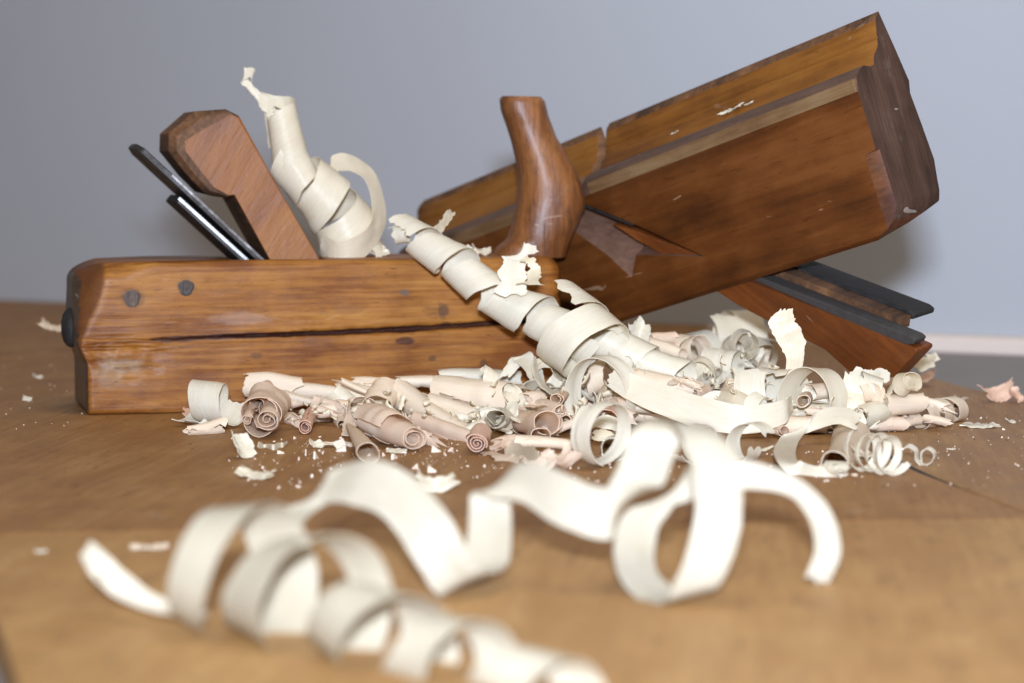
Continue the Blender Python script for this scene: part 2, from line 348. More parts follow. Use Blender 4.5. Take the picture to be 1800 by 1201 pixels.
# wedge
near_p = [(592, 505), (568, 458), (495, 332), (424, 207), (412, 200), (372, 222), (329, 248), (331, 266), (357, 300), (381, 330), (407, 344), (417, 343), (481, 460), (505, 505)]
full_p = [(592, 505), (568, 458), (496, 330), (428, 203), (404, 191), (348, 195), (303, 234), (302, 266), (336, 309), (367, 340), (404, 349), (417, 345), (481, 460), (505, 505)]
def jit(pts, yl): return [loc1(a, b, 0) * V([1, 0, 1]) + V([0, yl, 0]) for a, b in pts]
def midp(t): return [(a[0] * (1 - t) + b[0] * t, a[1] * (1 - t) + b[1] * t) for a, b in zip(near_p, full_p)]
M['wedge_wood'] = wood('pale_wedge_wood', (0.297, 0.110, 0.015), (0.245, 0.082, 0.010), (0.164, 0.049, 0.006), rough=.5, coat=.08, grain=.8, axis=2, streak=.2, pores=.35, dirt=(.46, .04), dirtcol=(.20, .10, .055), scratches=.35, bumpy=.5, rot=(0, -.55, 0), pale=(.66, .48, .30))
M['dark_and_shaded'] = wood('dark_and_shaded_wood', (.24, .115, .05), (.15, .07, .032), (.055, .03, .018), rough=.62, coat=.0, spec=.2, axis=1, dirt=(.5, .06), scratches=.2, bumpy=.4)
me = loft([jit(near_p, .80), jit(midp(.55), .86), jit(full_p, 1.25), jit(full_p, 4.3), jit(midp(.4), 4.95)])
me.materials.append(M['wedge_wood']); me.materials.append(M['dark_and_shaded'])
nsec = len(near_p)
for k, poly in enumerate(me.polygons):
    if poly.index >= 4 * nsec: poly.material_index = 0 if poly.index == 4 * nsec else 1
    else:
        i = poly.index % nsec; poly.material_index = 1 if 3 <= i <= 12 else 0  # shade on the head and left faces painted as darker wood
bevel(link('wedge', me, None, p1, smooth=False), .05, 2, 28)
# iron and chip breaker: two slabs side by side
def slab(name, a, b, th_px, y0, y1, mat, edge_mat, nose=.0, label=None):
    A, B = loc1(*a), loc1(*b); d = (B - A) / np.linalg.norm(B - A); nrm = V([-d[2], 0, d[0]]); nrm = nrm if nrm[0] < 0 else -nrm; t = nrm * th_px / 41.
    B = B + d * 2.2
    def sec(y, s): return [A + d * s + V([0, y, 0]), B + V([0, y, 0]), B + t + V([0, y, 0]), A + d * s + t + V([0, y, 0])]
    me = loft([sec(y0, nose), sec(y0 + .05, nose * .7), sec(y0 + 1.1, 0), sec(y1 - 1.1, 0), sec(y1, nose)] if y1 - y0 > 2.5 else [sec(y0, 0), sec(y1, 0)])
    me.materials.append(mat); me.materials.append(edge_mat)
    for poly in me.polygons:
        c_ = sum((me.vertices[v].co for v in poly.vertices), Vector()) / len(poly.vertices)
        if abs(poly.normal.y) > .9 and c_.y < (y0 + .2) * .01: poly.material_index = 1
    o = bevel(link(name, me, None, p1, smooth=False), .04, 2, 30)
    if label: o['label'] = label
    return o
slab('iron', (250, 252), (474, 460), 11, .95, 4.9, M['blade'], M['blade'], .35)
slab('iron_edge', (309, 306), (473, 459), 6, .90, .948, M['grey_steel'], M['grey_steel'])
slab('chip_breaker', (321, 344), (450, 462), 13, .95, 4.9, M['black_iron'], M['blade'], .15)
slab('chip_breaker_edge', (321, 346), (449, 462), 7, .90, .948, M['steel'], M['steel'])
# horn
hs = [(170, 880, 953), (176, 879.5, 955.5), (200, 882, 962), (230, 891, 975), (260, 901, 992), (290, 909, 1008), (320, 913, 1020), (350, 912, 1025.5), (380, 903, 1024), (405, 890, 1016), (425, 874, 1003), (440, 869, 995), (452, 868, 990)]
ym = W1 * .48; secs = []
rngh = np.random.default_rng(3)
hy = [q[0] for q in hs]
for yy in np.linspace(170, 452, 44):
    l_ = np.interp(yy, hy, [q[1] for q in hs]); r_ = np.interp(yy, hy, [q[2] for q in hs])
    A, B = loc1(l_, yy, ym), loc1(r_, yy, ym); c_ = (A + B) / 2; rx = (B[0] - A[0]) / 2; ry = min(rx * .95, 1.38); s_ = []
    k = 1 - .10 * (1 if yy < 171 else 0)
    for i in range(40):
        a = 2 * math.pi * i / 40; ca, sa = math.cos(a), math.sin(a); ex = 2.35
        px_, py_ = math.copysign(abs(ca) ** (2 / ex), ca), math.copysign(abs(sa) ** (2 / ex), sa)
        q = V([rx * px_ * k, ry * py_ * k, 0]) * (1 + .018 * mnoise.noise(Vector((ca * 1.3, sa * 1.3, yy * .02))))
        # tilt sections with the bend
        q[2] = -q[0] * np.interp(yy, [170, 230, 320, 400, 452], [.02, .25, .12, -.30, 0.0])
        s_.append(c_ + q)
    secs.append(s_)
M['horn_wood'] = wood('polished_horn_wood', (0.301, 0.125, 0.037), (0.235, 0.086, 0.022), (0.132, 0.043, 0.011), rough=.48, coat=.16, grain=1.3, axis=2, streak=.45, pores=.6, dirt=(.46, .08), dirtcol=(.075, .026, .010), scratches=.3, bumpy=.9)
horn = link('horn', loft(secs), M['horn_wood'], p1); mm = horn.modifiers.new('edge', 'EDGE_SPLIT'); mm.split_angle = math.radians(50)
# two slotted plugs and the strike button
M['plug'] = wood('dark_plug', (.20, .14, .10), (.11, .072, .05), (.045, .03, .02), rough=.55, coat=.0, grain=2.5, axis=2, streak=.9, bumpy=.8, scratches=.5, pale=(.5, .44, .40))
def plug(px, py, r, ang):
    c_ = loc1(px, py); vs = []; fs = []; n = 20
    rings = [(1.0, .05), (1.0, -.022), (.80, -.036), (.42, -.030)]
    for k, (s, d) in enumerate(rings):
        for i in range(n):
            a = 2 * math.pi * i / n; x, z = math.cos(a) * r * s, math.sin(a) * r * s
            u = x * math.sin(ang) - z * math.cos(ang)
            dd = d; rr = 1 + .07 * math.sin(3 * a + px) + .05 * math.sin(5 * a); x *= rr; z *= rr
            vs.append(c_ + V([x, dd, z]))
    vs.append(c_ + V([0, -.036, 0]))
    for k in range(3):
        for i in range(n): j = (i + 1) % n; fs.append((k * n + i, k * n + j, (k + 1) * n + j, (k + 1) * n + i))
    for i in range(n): fs.append((3 * n + i, 3 * n + (i + 1) % n, 4 * n))
    me = mesh_from(vs, fs); fix_normals(me); link('plug', me, M['plug'], p1, smooth=False)
plug(232, 525, .36, .15); plug(327, 506, .34, 1.2)
btn = []; bc = V([-.40, W1 * .42, loc1(110, 583)[2]])
for s, d in ((1.0, .3), (1.0, -.08), (.93, -.20), (.70, -.34), (.35, -.41), (.05, -.43)):
    btn.append([bc + V([d, math.cos(2 * math.pi * i / 24) * .85 * s, math.sin(2 * math.pi * i / 24) * .85 * s]) for i in range(24)])
link('strike_button', loft(btn), M['black_iron'], p1)

# ------------------------------------------------------------------ moulding plane lying on its side (right)
ya, pt, y0 = .905, .254, 103.055
A2 = V([-math.cos(pt) * math.cos(ya), math.cos(pt) * math.sin(ya), -math.sin(pt)])
E1 = P(1544, 20, y0); L2 = 32.6
def end2(px, py): return on_plane(px, py, E1, A2)
S2, E3 = end2(1505, 150), end2(1582, 402)
HV = (E3 - S2) / np.linalg.norm(E3 - S2); NV = np.cross(A2, HV); NV = NV if NV[1] < 0 else -NV      # near-face normal
X2 = A2; Z2 = -HV; Y2 = np.cross(Z2, X2)
p2 = empty('moulding_plane', frame(E1, X2, Y2, Z2)); tag(p2, 'long brown wooden moulding plane lying tilted across the back with its grooved sole upward', 'hand plane')
def g2l(q): d = q - E1; return V([d @ X2, d @ Y2, d @ Z2])
def face2(px, py, off=0.0): return g2l(on_plane(px, py, S2 + NV * off, NV))       # pixel -> local point on the near face (off = outward)
sY = 1.0 if (NV @ Y2) > 0 else -1.0                                                # local y sign of "towards the camera"
prof_px = [(1544, 20), (1539.5, 30), (1539, 36), (1541, 62), (1543.5, 66), (1541.5, 70), (1543, 78), (1542, 84), (1536.5, 96), (1535.5, 114), (1531, 117), (1518, 115), (1511, 122), (1505.5, 134),
           (1506, 161), (1522, 214), (1538, 258), (1562, 335), (1582, 402), (1590, 408), (1655, 352), (1648, 316), (1642, 280), (1620, 218), (1600, 164), (1598, 142), (1571, 80)]
prof = [g2l(end2(*q)) for q in prof_px]
for q in prof: q[0] = 0
ny_near = face2(1505, 150)[1]
for i in range(14, 19): prof[i][1] = ny_near                                        # flat near face
def strip_mats():
    return {'sole': M['sole'], 'body': M['plane2']}
M['plane2'] = wood('dark_beech', (0.152, 0.050, 0.011), (0.104, 0.030, 0.005), (0.053, 0.015, 0.003), rough=.50, coat=.05, spec=.25, grain=.8, axis=0, streak=.28, pores=.35, dirt=(.43, .025), dirtcol=(.055, .022, .010), scratches=.35, bumpy=.4, pale=(.50, .34, .2))
M['sole'] = wood('orange_sole_wood', (0.260, 0.106, 0.020), (0.210, 0.077, 0.011), (0.120, 0.040, 0.007), rough=.45, coat=.08, grain=.7, axis=0, streak=.5, pores=.3, dirt=(.38, .05), dirtcol=(.10, .045, .02), scratches=.1, bumpy=.25)
M['endgrain'] = wood('end_grain', (0.090, 0.049, 0.032), (0.064, 0.033, 0.021), (0.035, 0.018, 0.012), rough=.6, coat=.0, spec=.2, grain=2.2, axis=2, streak=.5, pores=.3, dirt=(.40, .035), dirtcol=(.20, .155, .125), scratches=.6, bumpy=.6, pale=(.36, .29, .24))
M['boxwood'] = wood('pale_boxwood', (0.238, 0.152, 0.076), (0.192, 0.112, 0.049), (0.129, 0.063, 0.025), rough=.45, coat=.1, grain=1.2, axis=0, streak=.5, pores=.2, dirt=(.42, .05), dirtcol=(.18, .10, .05), scratches=.2, bumpy=.3)
M['greyed'] = wood('greyed_wood', (0.176, 0.104, 0.068), (0.124, 0.068, 0.044), (0.072, 0.040, 0.026), rough=.5, coat=.1, axis=0, streak=.5, dirt=(.45, .05), scratches=.3, bumpy=.3)
M['recess'] = wood('recess_sheen', (.20, .11, .075), (.15, .078, .05), (.085, .042, .026), rough=.38, coat=.35, scratches=.3)  # paler base colour paints the varnish sheen into the recess
NX = 30
me = loft([[q + V([x, 0, 0]) for q in prof] for x in np.linspace(0, L2, NX)])
for k_ in ('plane2', 'sole', 'endgrain', 'greyed', 'dark_and_shaded', 'cham'): me.materials.append(M[k_])
npf = len(prof)
for poly in me.polygons:
    if poly.index >= (NX - 1) * npf: poly.material_index = 2
    else:
        i = poly.index % npf
        poly.material_index = 4 if i < 2 else 1 if i < 9 else 3 if i < 14 else 0
body2 = link('body', me, None, p2, smooth=False)
# rounded heel: chamfer cuts at the raised end, and at the low end
def cut_plane(o, co, no, mi):
    bm = bmesh.new(); bm.from_mesh(o.data)
    r = bmesh.ops.bisect_plane(bm, geom=bm.verts[:] + bm.edges[:] + bm.faces[:], plane_co=Vector(co) * .01, plane_no=Vector(no), clear_outer=True)
    ed = [e for e in r['geom_cut'] if isinstance(e, bmesh.types.BMEdge)]
    ff = bmesh.ops.contextual_create(bm, geom=ed)['faces']
    for f_ in ff: f_.material_index = mi
    bmesh.ops.recalc_face_normals(bm, faces=bm.faces); bm.to_mesh(o.data); bm.free()
zb = prof[18][2]; zt = prof[0][2]
for t_ in (15, 33, 51, 69):
    ct, st = math.cos(math.radians(t_)), math.sin(math.radians(t_)); cut_plane(body2, (1.25 - 1.25 * ct, 0, zb + 1.25 - 1.25 * st), (-ct, 0, -st), 2 if t_ < 40 else 5)
cut_plane(body2, (L2 - .35, 0, zt), (.75, 0, .66), 0)
cut_plane(body2, (L2 - .6, 0, zb), (.75, 0, -.66), 0)
# stopped chamfer on the near corner of the raised end
ch0, ch1 = face2(1533, 258), face2(1600, 470)
nyv = ch0[1]
cz = [V([-.5, nyv + sY * .6, ch0[2]]), V([1.25, nyv + sY * .20, ch0[2] - .25]), V([-.6, nyv - sY * .42, ch0[2] - .15])]
cut(body2, loft([cz, [q + V([0, 0, -7]) for q in cz]]), M['cham'])
# slot and escapement on the near side, running through the sole
slot_top = [(1000, 332), (1029, 359), (1103, 389), (1146, 414), (1238, 451)]
pk = [face2(*q) for q in [(930, 318), (1029, 359), (1103, 389), (1238, 451), (1118, 448), (1110, 488), (1066, 447), (1000, 400), (940, 372)]]
def pk_in(dep): return [q + V([0, -sY * dep, 0]) for q in pk]
pin = [q.copy() for q in pk_in(1.15)]
pin[4] = face2(1112, 432) + V([0, -sY * 1.15, 0]); pin[5] = face2(1104, 430) + V([0, -sY * 1.15, 0]); pin[6] = face2(1060, 412) + V([0, -sY * 1.15, 0]); pin[7] = face2(1000, 383) + V([0, -sY * 1.15, 0])
cut(body2, loft([[q + V([0, sY * .3, 0]) for q in pk], pk, pin]), M['recess'])
mouth = [face2(*q) for q in [(982, 222), (996, 215), (1029, 372), (1012, 372)]]
cut(body2, loft([[q + V([0, sY * .5, 0]) for q in mouth], [q + V([0, -sY * 4.5, 0]) for q in mouth]]), M['dark_and_shaded'])
bevel(body2, .045, 2, 32); m = body2.modifiers.new('edge', 'EDGE_SPLIT'); m.split_angle = math.radians(26); body2.data.polygons.foreach_set('use_smooth', [True] * len(body2.data.polygons))
# boxing strip let into the near corner of the sole
bs = [g2l(end2(*q)) for q in ((1503.6, 137.5), (1503.4, 162), (1512, 160), (1512, 137))]
for q in bs: q[0] = 0
bs[0][1] = bs[1][1] = ny_near + sY * .03; bs[2][1] = bs[3][1] = ny_near - sY * .35
xm = face2(1029, 340)[0]
bevel(link('boxwood_strip', loft([[q + V([x, 0, 0]) for q in bs] for x in (.08, xm - .3)]), M['boxwood'], p2, smooth=False), .03)
bevel(link('boxwood_strip', loft([[q + V([x, 0, 0]) for q in bs] for x in (xm + 1.4, L2 - .7)]), M['boxwood'], p2, smooth=False), .03)
# irons and wedge run obliquely through the body and stick out below
def bar2(name, poly_px, d0, d1, mat, bv=.05, label=None):
    q = [face2(*p_) for p_ in poly_px]
    o = bevel(link(name, loft([[v + V([0, -sY * d, 0]) for v in q] for d in (d0, d1)]), mat, p2, smooth=False), bv, 2)
    if label: o['label'] = label
    return o
M['wedge2'] = wood('orange_wedge_wood', (0.208, 0.062, 0.013), (0.150, 0.040, 0.007), (0.081, 0.021, 0.005), rough=.42, coat=.2, grain=.8, axis=0, streak=.35, pores=.3, dirt=(.42, .04), scratches=.2, bumpy=.3, rot=(0, .8, 0))
iron_d = [(1030, 359), (1612, 606), (1618, 615), (1607, 619), (1590, 615), (1026, 370)]
bar2('iron', [(1018, 355.5), (1110, 393), (1106, 399), (1015, 362)], .15, 2.6, M['black_iron'], .02, 'blade end lying in the side slot')
def off(pts, dx, dy): return [(a + dx, b + dy) for a, b in pts]
bar2('iron', [(1250, 460), (1592, 594), (1600, 601), (1596, 609), (1582, 609), (1246, 474)], .30, 1.05, M['grey_iron'], .06, 'grey near iron')
bar2('iron', [(1250, 446), (1548, 561), (1558, 569), (1556, 578), (1542, 577), (1246, 458)], 1.75, 3.1, M['black_iron'], .08, 'black far iron with rounded end')
bar2('wedge', [(1066, 396), (1112, 409), (1155, 426), (1240, 457), (1330, 497), (1602, 616), (1603, 622), (1562, 666), (1540, 672), (1484, 657), (1441, 618), (1353, 574), (1292, 542), (1255, 518), (1130, 436), (1112, 427)], .30, 1.35, M['wedge2'], .07)
bar2('spacer', [(1262, 452), (1553, 570), (1550, 590), (1258, 476)], 1.06, 1.74, M['dark_and_shaded'], .03)

# ------------------------------------------------------------------ shavings
def sheet(G, UV, t, mat, name, label, cat='shaving', group='wood shavings'):
    """a thin curled sheet with real thickness from a grid of points (cm)"""
    n, m, _ = G.shape
    du = np.gradient(G, axis=0); dv = np.gradient(G, axis=1); N = np.cross(du, dv); N /= (np.linalg.norm(N, axis=2, keepdims=True) + 1e-9)
    T = (G + N * t / 2).reshape(-1, 3); B = (G - N * t / 2).reshape(-1, 3); vs = np.vstack([T, B]); k = n * m
    lo = vs.min(0); base = V([(lo[0] + vs[:, 0].max()) / 2, (lo[1] + vs[:, 1].max()) / 2, lo[2]])
    ii, jj = np.meshgrid(np.arange(n - 1), np.arange(m - 1), indexing='ij'); a = (ii * m + jj).ravel(); b = a + m
    top = np.stack([a, b, b + 1, a + 1], 1); bot = np.stack([a, a + 1, b + 1, b], 1) + k; rim = []
    for i in range(n - 1):
        p, q = i * m, (i + 1) * m; rim.append((p, p + k, q + k, q)[::-1]); p, q = i * m + m - 1, (i + 1) * m + m - 1; rim.append((p, p + k, q + k, q))
    for j in range(m - 1):
        p, q = j, j + 1; rim.append((p, p + k, q + k, q)); p, q = (n - 1) * m + j, (n - 1) * m + j + 1; rim.append((p, p + k, q + k, q)[::-1])
    fs = np.vstack([top, bot, V(rim)])
    me = bpy.data.meshes.new(name); me.from_pydata(((vs - base) * .01).tolist(), [], fs.tolist()); me.update()
    uvl = me.uv_layers.new(name='UVMap'); uvv = np.vstack([UV.reshape(-1, 2)] * 2); li = np.empty(len(me.loops), int); me.loops.foreach_get('vertex_index', li)
    uvl.data.foreach_set('uv', uvv[li].ravel())
    o = link(name, me, M[mat]); o.location = base * .01
    md = o.modifiers.new('edge', 'EDGE_SPLIT'); md.split_angle = math.radians(60)
    return tag(o, label, cat, group)
def noise2(rng, n, m, sn, sm):
    kn, km = max(2, int(n / sn) + 2), max(2, int(m / sm) + 2); g = rng.uniform(-1, 1, (kn, km))
    a = V([np.interp(np.linspace(0, km - 1, m), np.arange(km), r_) for r_ in g]); return V([np.interp(np.linspace(0, kn - 1, n), np.arange(kn), a[:, j]) for j in range(m)]).T
SEED = [100]
def rg():
    SEED[0] += 1; return np.random.default_rng(SEED[0])

def helix(label, axis, radii, turns, width, phase=0., mat='cream', jag=.06, name='curl_shaving', hand=1, flare=0., wob=.05, t=.022, m=7, group='wood shavings', ell=1.0, endjag=.25, up=None):
    """ribbon wound round a (curved) axis; width lies along the axis"""
    rng = rg(); n = max(24, int(abs(turns) * 34)); A = catmull(axis, n); T = np.gradient(A, axis=0); T /= np.linalg.norm(T, axis=1, keepdims=True)
    ref = V([0, 0, 1.]) if up is None else V(up); U = ref - T * (T @ ref)[:, None]; U /= np.linalg.norm(U, axis=1, keepdims=True); W = np.cross(T, U)
    R = lerp(radii, n) * (1 + wob * rnoise(rng, n, 9)); wd = lerp(width, n); th = phase + hand * 2 * math.pi * turns * np.linspace(0, 1, n)
    v = np.linspace(-1, 1, m); G = np.zeros((n, m, 3)); UVs = np.zeros((n, m, 2)); s = np.concatenate([[0], np.cumsum(np.abs(np.diff(th)) * R[1:])])
    e0, e1 = rnoise(rng, n, 2.5), rnoise(rng, n, 2.5); cr = noise2(rng, n, m, 6, 3)
    ej = rng.uniform(-1, 1, (2, m))
    for j, vj in enumerate(v):
        e = (1 + jag * (e0 if vj < 0 else e1)) * vj
        sh = np.zeros(n); sh[:3] += ej[0, j] * endjag; sh[-3:] += ej[1, j] * endjag
        thj = th + sh * .6
        rr = R * (1 + flare * vj) + .035 * cr[:, j] * R
        G[:, j] = A + T * (e * wd / 2)[:, None] + (U * np.cos(thj)[:, None] * ell + W * np.sin(thj)[:, None]) * rr[:, None]
        UVs[:, j, 0] = s; UVs[:, j, 1] = vj * wd / 2 + SEED[0] * 3.1
    return sheet(G, UVs, t, mat, name, label, group=group)

def roll(label, p0, p1, r0, r1=None, turns=2.0, inner=.25, phase=0., mat='peach', jag=.12, crumple=.16, name='rolled_shaving', t=.02, group='wood shavings', squash=.9):
    """a sheet rolled up like a scroll round the axis p0-p1"""
    rng = rg(); r1 = r0 if r1 is None else r1; r0, r1 = r0 * .93, r1 * .93; p0, p1 = V(p0), V(p1); squash *= rng.uniform(.82, 1.06); w2, w3, q2, q3 = rng.uniform(.02, .10), rng.uniform(.01, .06), rng.uniform(0, 6), rng.uniform(0, 6); sag = rng.uniform(-.10, .10); d = p1 - p0; Lr = np.linalg.norm(d); T = d / Lr
    ref = V([0, 0, 1.]); U = ref - T * (T @ ref); U /= np.linalg.norm(U); W = np.cross(T, U)
    n = max(20, int(turns * 30)); m = max(8, min(18, int(Lr * 6))); th = np.linspace(0, 2 * math.pi * turns, n); spir = np.linspace(inner, 1, n)
    e0, e1 = rnoise(rng, n, 5) * jag * 1.2 + rng.uniform(-1, 1, n) * jag * .32, rnoise(rng, n, 5) * jag * 1.2 + rng.uniform(-1, 1, n) * jag * .22
    cr = noise2(rng, n, m, 5, 3); wv = rnoise(rng, n, 7)
    G = np.zeros((n, m, 3)); UVs = np.zeros((n, m, 2)); tear = rnoise(rng, m, 2) * .22 + rng.uniform(-1, 1, m) * .08
    for j in range(m):
        u = j / (m - 1); x = u * Lr + (e0 * (1 - u) ** 3 + e1 * u ** 3); R = (r0 * (1 - u) + r1 * u) * spir * (1 + w2 * np.cos(2 * th + q2 + 1.5 * u) + w3 * np.cos(3 * th + q3 - 2 * u) + crumple * (.6 * cr[:, j] + .5 * wv))
        thj = th + phase; thj = thj.copy(); thj[-4:] += tear[j] * V([.25, .5, .75, 1.]) * 3
        G[:, j] = p0 + T * x[:, None] + U * (sag * 4 * u * (1 - u) * Lr * .3) + (U * np.cos(thj)[:, None] * squash + W * np.sin(thj)[:, None]) * R[:, None]
        UVs[:, j, 0] = x; UVs[:, j, 1] = th * r0 + SEED[0] * 2.7
    return sheet(G, UVs, t, mat, name, label, group=group)

def ribbon(label, pts, wvec, width, mat='cream', jag=.06, name='ribbon_shaving', n=None, t=.022, m=7, group='wood shavings', cup=0.0, endjag=.2):
    """free ribbon: centre line points and width directions (cm vectors)"""
    rng = rg(); pts = V(pts); n = n or len(pts) * 12; C_ = catmull(pts, n); Wv = catmull(wvec, n); Tg = np.gradient(C_, axis=0); Tg /= np.linalg.norm(Tg, axis=1, keepdims=True)
    Wv = Wv - Tg * np.sum(Wv * Tg, 1)[:, None] * .6; Wv /= np.linalg.norm(Wv, axis=1, keepdims=True); wd = lerp(width, n); Nn = np.cross(Tg, Wv)
    s = np.concatenate([[0], np.cumsum(np.linalg.norm(np.diff(C_, axis=0), axis=1))]); e0, e1 = rnoise(rng, n, 6) + .4 * rnoise(rng, n, 2), rnoise(rng, n, 7) + .4 * rnoise(rng, n, 2); cr = noise2(rng, n, m, 6, 3)
    G = np.zeros((n, m, 3)); UVs = np.zeros((n, m, 2)); ej = rng.uniform(-1, 1, (2, m))
    for j, vj in enumerate(np.linspace(-1, 1, m)):
        e = vj * (1 + jag * (e0 if vj < 0 else e1)); sh = np.zeros(n); sh[:2] = ej[0, j] * endjag; sh[-2:] = ej[1, j] * endjag
        G[:, j] = C_ + Wv * (e * wd / 2)[:, None] + Nn * (cup * (vj * vj - .4) + .03 * cr[:, j])[:, None] * wd[:, None] + Tg * sh[:, None] * .5
        UVs[:, j, 0] = s; UVs[:, j, 1] = vj * wd / 2 + SEED[0] * 1.9
    return sheet(G, UVs, t, mat, name, label, group=group)

def chip(label, c_, size, yaw=0., tilt=0., roll_=0., mat='cream', bend=.5, name='shaving_chip', t=.03, aspect=.6, group='small shaving chips', jag=.25, lift=True):
    rng = rg(); n, m = 13, 9; u = np.linspace(-1, 1, n); v = np.linspace(-1, 1, m); G = np.zeros((n, m, 3)); UVs = np.zeros((n, m, 2)); ju = rnoise(rng, n, 3) + .3 * rnoise(rng, n, 1); jv = rnoise(rng, m, 2.5) + .3 * rnoise(rng, m, 1)
    Rm = np.array((Matrix.Rotation(yaw, 3, 'Z') @ Matrix.Rotation(tilt, 3, 'Y') @ Matrix.Rotation(roll_, 3, 'X')))
    for i in range(n):
        for j in range(m):
            x = u[i] * size / 2 * (1 + jag * jv[j]); y = v[j] * size * aspect / 2 * (1 + jag * ju[i]); z = bend * size * .5 * (u[i] ** 2) + .04 * size * rng.uniform(-1, 1)
            G[i, j] = Rm @ V([x, y, z]); UVs[i, j] = (x, y + SEED[0])
    if lift: G[..., 2] -= G[..., 2].min() - t * .6
    G = G + V(c_)
    return sheet(G, UVs, t, mat, name, label, group=group)

# --- the three big spirals
PILE = 'shavings heaped in front of the planes'
helix('tall cream spiral shaving standing on the horned plane beside its wedge', [P(494, 205, 112.0), P(503, 250, 112.0), P(514, 290, 112.0), P(546, 325, 112.0), P(580, 362, 112.2), P(606, 405, 112.5), P(618, 440, 112.6)],
      [.78, .74, .80, 1.12, 1.32, 1.38, 1.38], 4.6, [2.5, 2.4, 1.9, 1.5, 1.3, 1.3], phase=3.6, mat='cream', jag=.05, flare=.10, m=9, endjag=.1, hand=1, wob=.09)
ribbon('loose cream loop swinging off the right side of the tall spiral', [P(572, 305, 111.8), P(588, 288, 112.4), P(618, 287, 113.0), P(648, 308, 113.2), P(664, 350, 112.8), P(664, 395, 112.0), P(640, 430, 111.2), P(598, 446, 110.9), P(566, 425, 111.4)], [(.3, .9, .5), (.2, .8, .6), (.1, .8, .6), (.3, .9, .3), (.4, .9, .1), (.4, .8, -.1), (.2, .5, -.8), (.1, .3, -1), (.1, .3, -1)], [.8, 1.0, 1.1, 1.1, 1.1, 1.1, 1.15, 1.1, .8], mat='cream', n=110, m=8, jag=.05)
ribbon('frayed white tip curling off the top of the tall spiral', [P(482, 200, 112.2), P(470, 185, 112.1), P(455, 170, 112), P(440, 152, 112), P(428, 140, 112), P(432, 128, 112), P(444, 132, 112.2), P(440, 146, 112.3)],
       [(.2, .3, 1)] * 8, [1.1, .7, .45, .3, .42, .5, .45, .3], mat='ivory', jag=.3, name='shaving_tip', m=7, endjag=.9)
helix('broad cream spiral shaving draped diagonally down the front of the horned plane', [P(716, 410, 109.4), P(760, 440, 108.6), P(812, 474, 107.9), P(872, 524, 107.2), P(932, 553, 106.6), P(990, 580, 105.8), P(1040, 606, 105.2)],
      [.74, .80, .84, .82, .90, .92, .92], 5.0, [1.5, 1.9, 1.6, 1.95, 1.6, 1.7, 1.4], phase=1.2, mat='ivory', jag=.07, flare=.10, m=9, hand=-1, wob=.10)
ribbon('torn cream strip lifted off the spiral below the horn', [P(905, 520, 105.6), P(900, 480, 105.8), P(906, 452, 106), P(925, 440, 106), P(945, 438, 106.2)], [(1, .2, 0), (1, .2, .1), (1, .1, .4), (.4, .2, 1), (.2, .2, 1)], [1.3, 1.2, .9, .5, .25], mat='ivory', jag=.4, name='torn_shaving', m=6)
ribbon('ragged white sliver hooked on the spiral below the horn', [P(930, 500, 105.2), P(938, 482, 105.0), P(934, 462, 105), P(920, 455, 105.2)], [(1, 0, .3)] * 4, [.9, .5, .45, .3], mat='cream', jag=.5, name='torn_shaving', m=5)
helix('small white end curl at the top of the draped spiral', [P(700, 412, 109.6), P(716, 410, 109.4)], [.35, .5], 1.3, [.55, .7], phase=.5, mat='ivory', jag=.3, hand=-1)
chip('square cream flap sticking up behind the draped spiral', P(780, 392, 109.6), 1.1, .2, -.9, .3, mat='cream', bend=.1, lift=False, aspect=.8)
helix('loose drop loop of ivory shaving hanging at the end of the draped spiral', [P(985, 565, 104.6), P(1015, 590, 104.0), P(1040, 612, 103.6)], [1.55, 1.7, 1.6], 1.25, [1.7, 1.6, 1.4], phase=.4, mat='ivory', hand=-1, m=8)
helix('wide cream tube sloping down right from the draped spiral', [P(1045, 588, 104.9), P(1120, 632, 104.5), P(1215, 668, 104.2)], [.86, .80, .66], 2.7, [1.8, 1.8, 1.5], phase=.8, mat='ivory', hand=-1, flare=.06, m=9, jag=.09)

# --- foreground ribbon with big loops (out of focus)
FG = 'large foreground shavings'
def fgp(l): return [P(*q) for q in l]
pts = [(492, 952, 62.5), (520, 900, 64.0), (575, 858, 64.3), (640, 848, 63.5), (705, 880, 62.6), (757, 945, 61.8), (806, 1022, 62.0), (848, 1002, 63.4), (862, 935, 64.6), (862, 880, 65.1), (880, 848, 65.0), (935, 850, 64.2), (1000, 885, 63.2), (1075, 902, 62.8),
       (1120, 850, 63.5), (1150, 775, 64.2), (1192, 742, 63.8), (1235, 768, 62.4), (1262, 850, 61.4), (1255, 950, 61.0), (1215, 1040, 61.2), (1165, 1052, 62.2), (1118, 1000, 63.6), (1125, 920, 64.8), (1185, 862, 65.4), (1262, 836, 65.6), (1335, 838, 65.6), (1398, 858, 65.4), (1440, 905, 65.0), (1455, 965, 64.6), (1435, 1022, 64.4)]
wv = [(1, .2, .5), (1, .2, .3), (.6, .3, .8), (.6, .2, .8), (.8, .1, .7), (.8, 0, .6), (.9, .3, .4), (1, .3, .25), (1, .2, .1), (1, .2, .2), (.7, .4, .7), (.3, .3, 1), (.25, .2, 1), (.3, 0, 1),
      (1, .1, .25), (1, 0, .15), (1, 0, -.1), (1, 0, -.2), (1, 0, -.1), (1, 0, .15), (1, 0, .3), (1, 0, .1), (1, 0, -.1), (1, .1, .1), (.7, .2, .6), (.3, .2, 1), (.1, .3, 1), (.3, .3, .9), (.8, .2, .5), (1, .2, .1), (1, .3, -.1)]
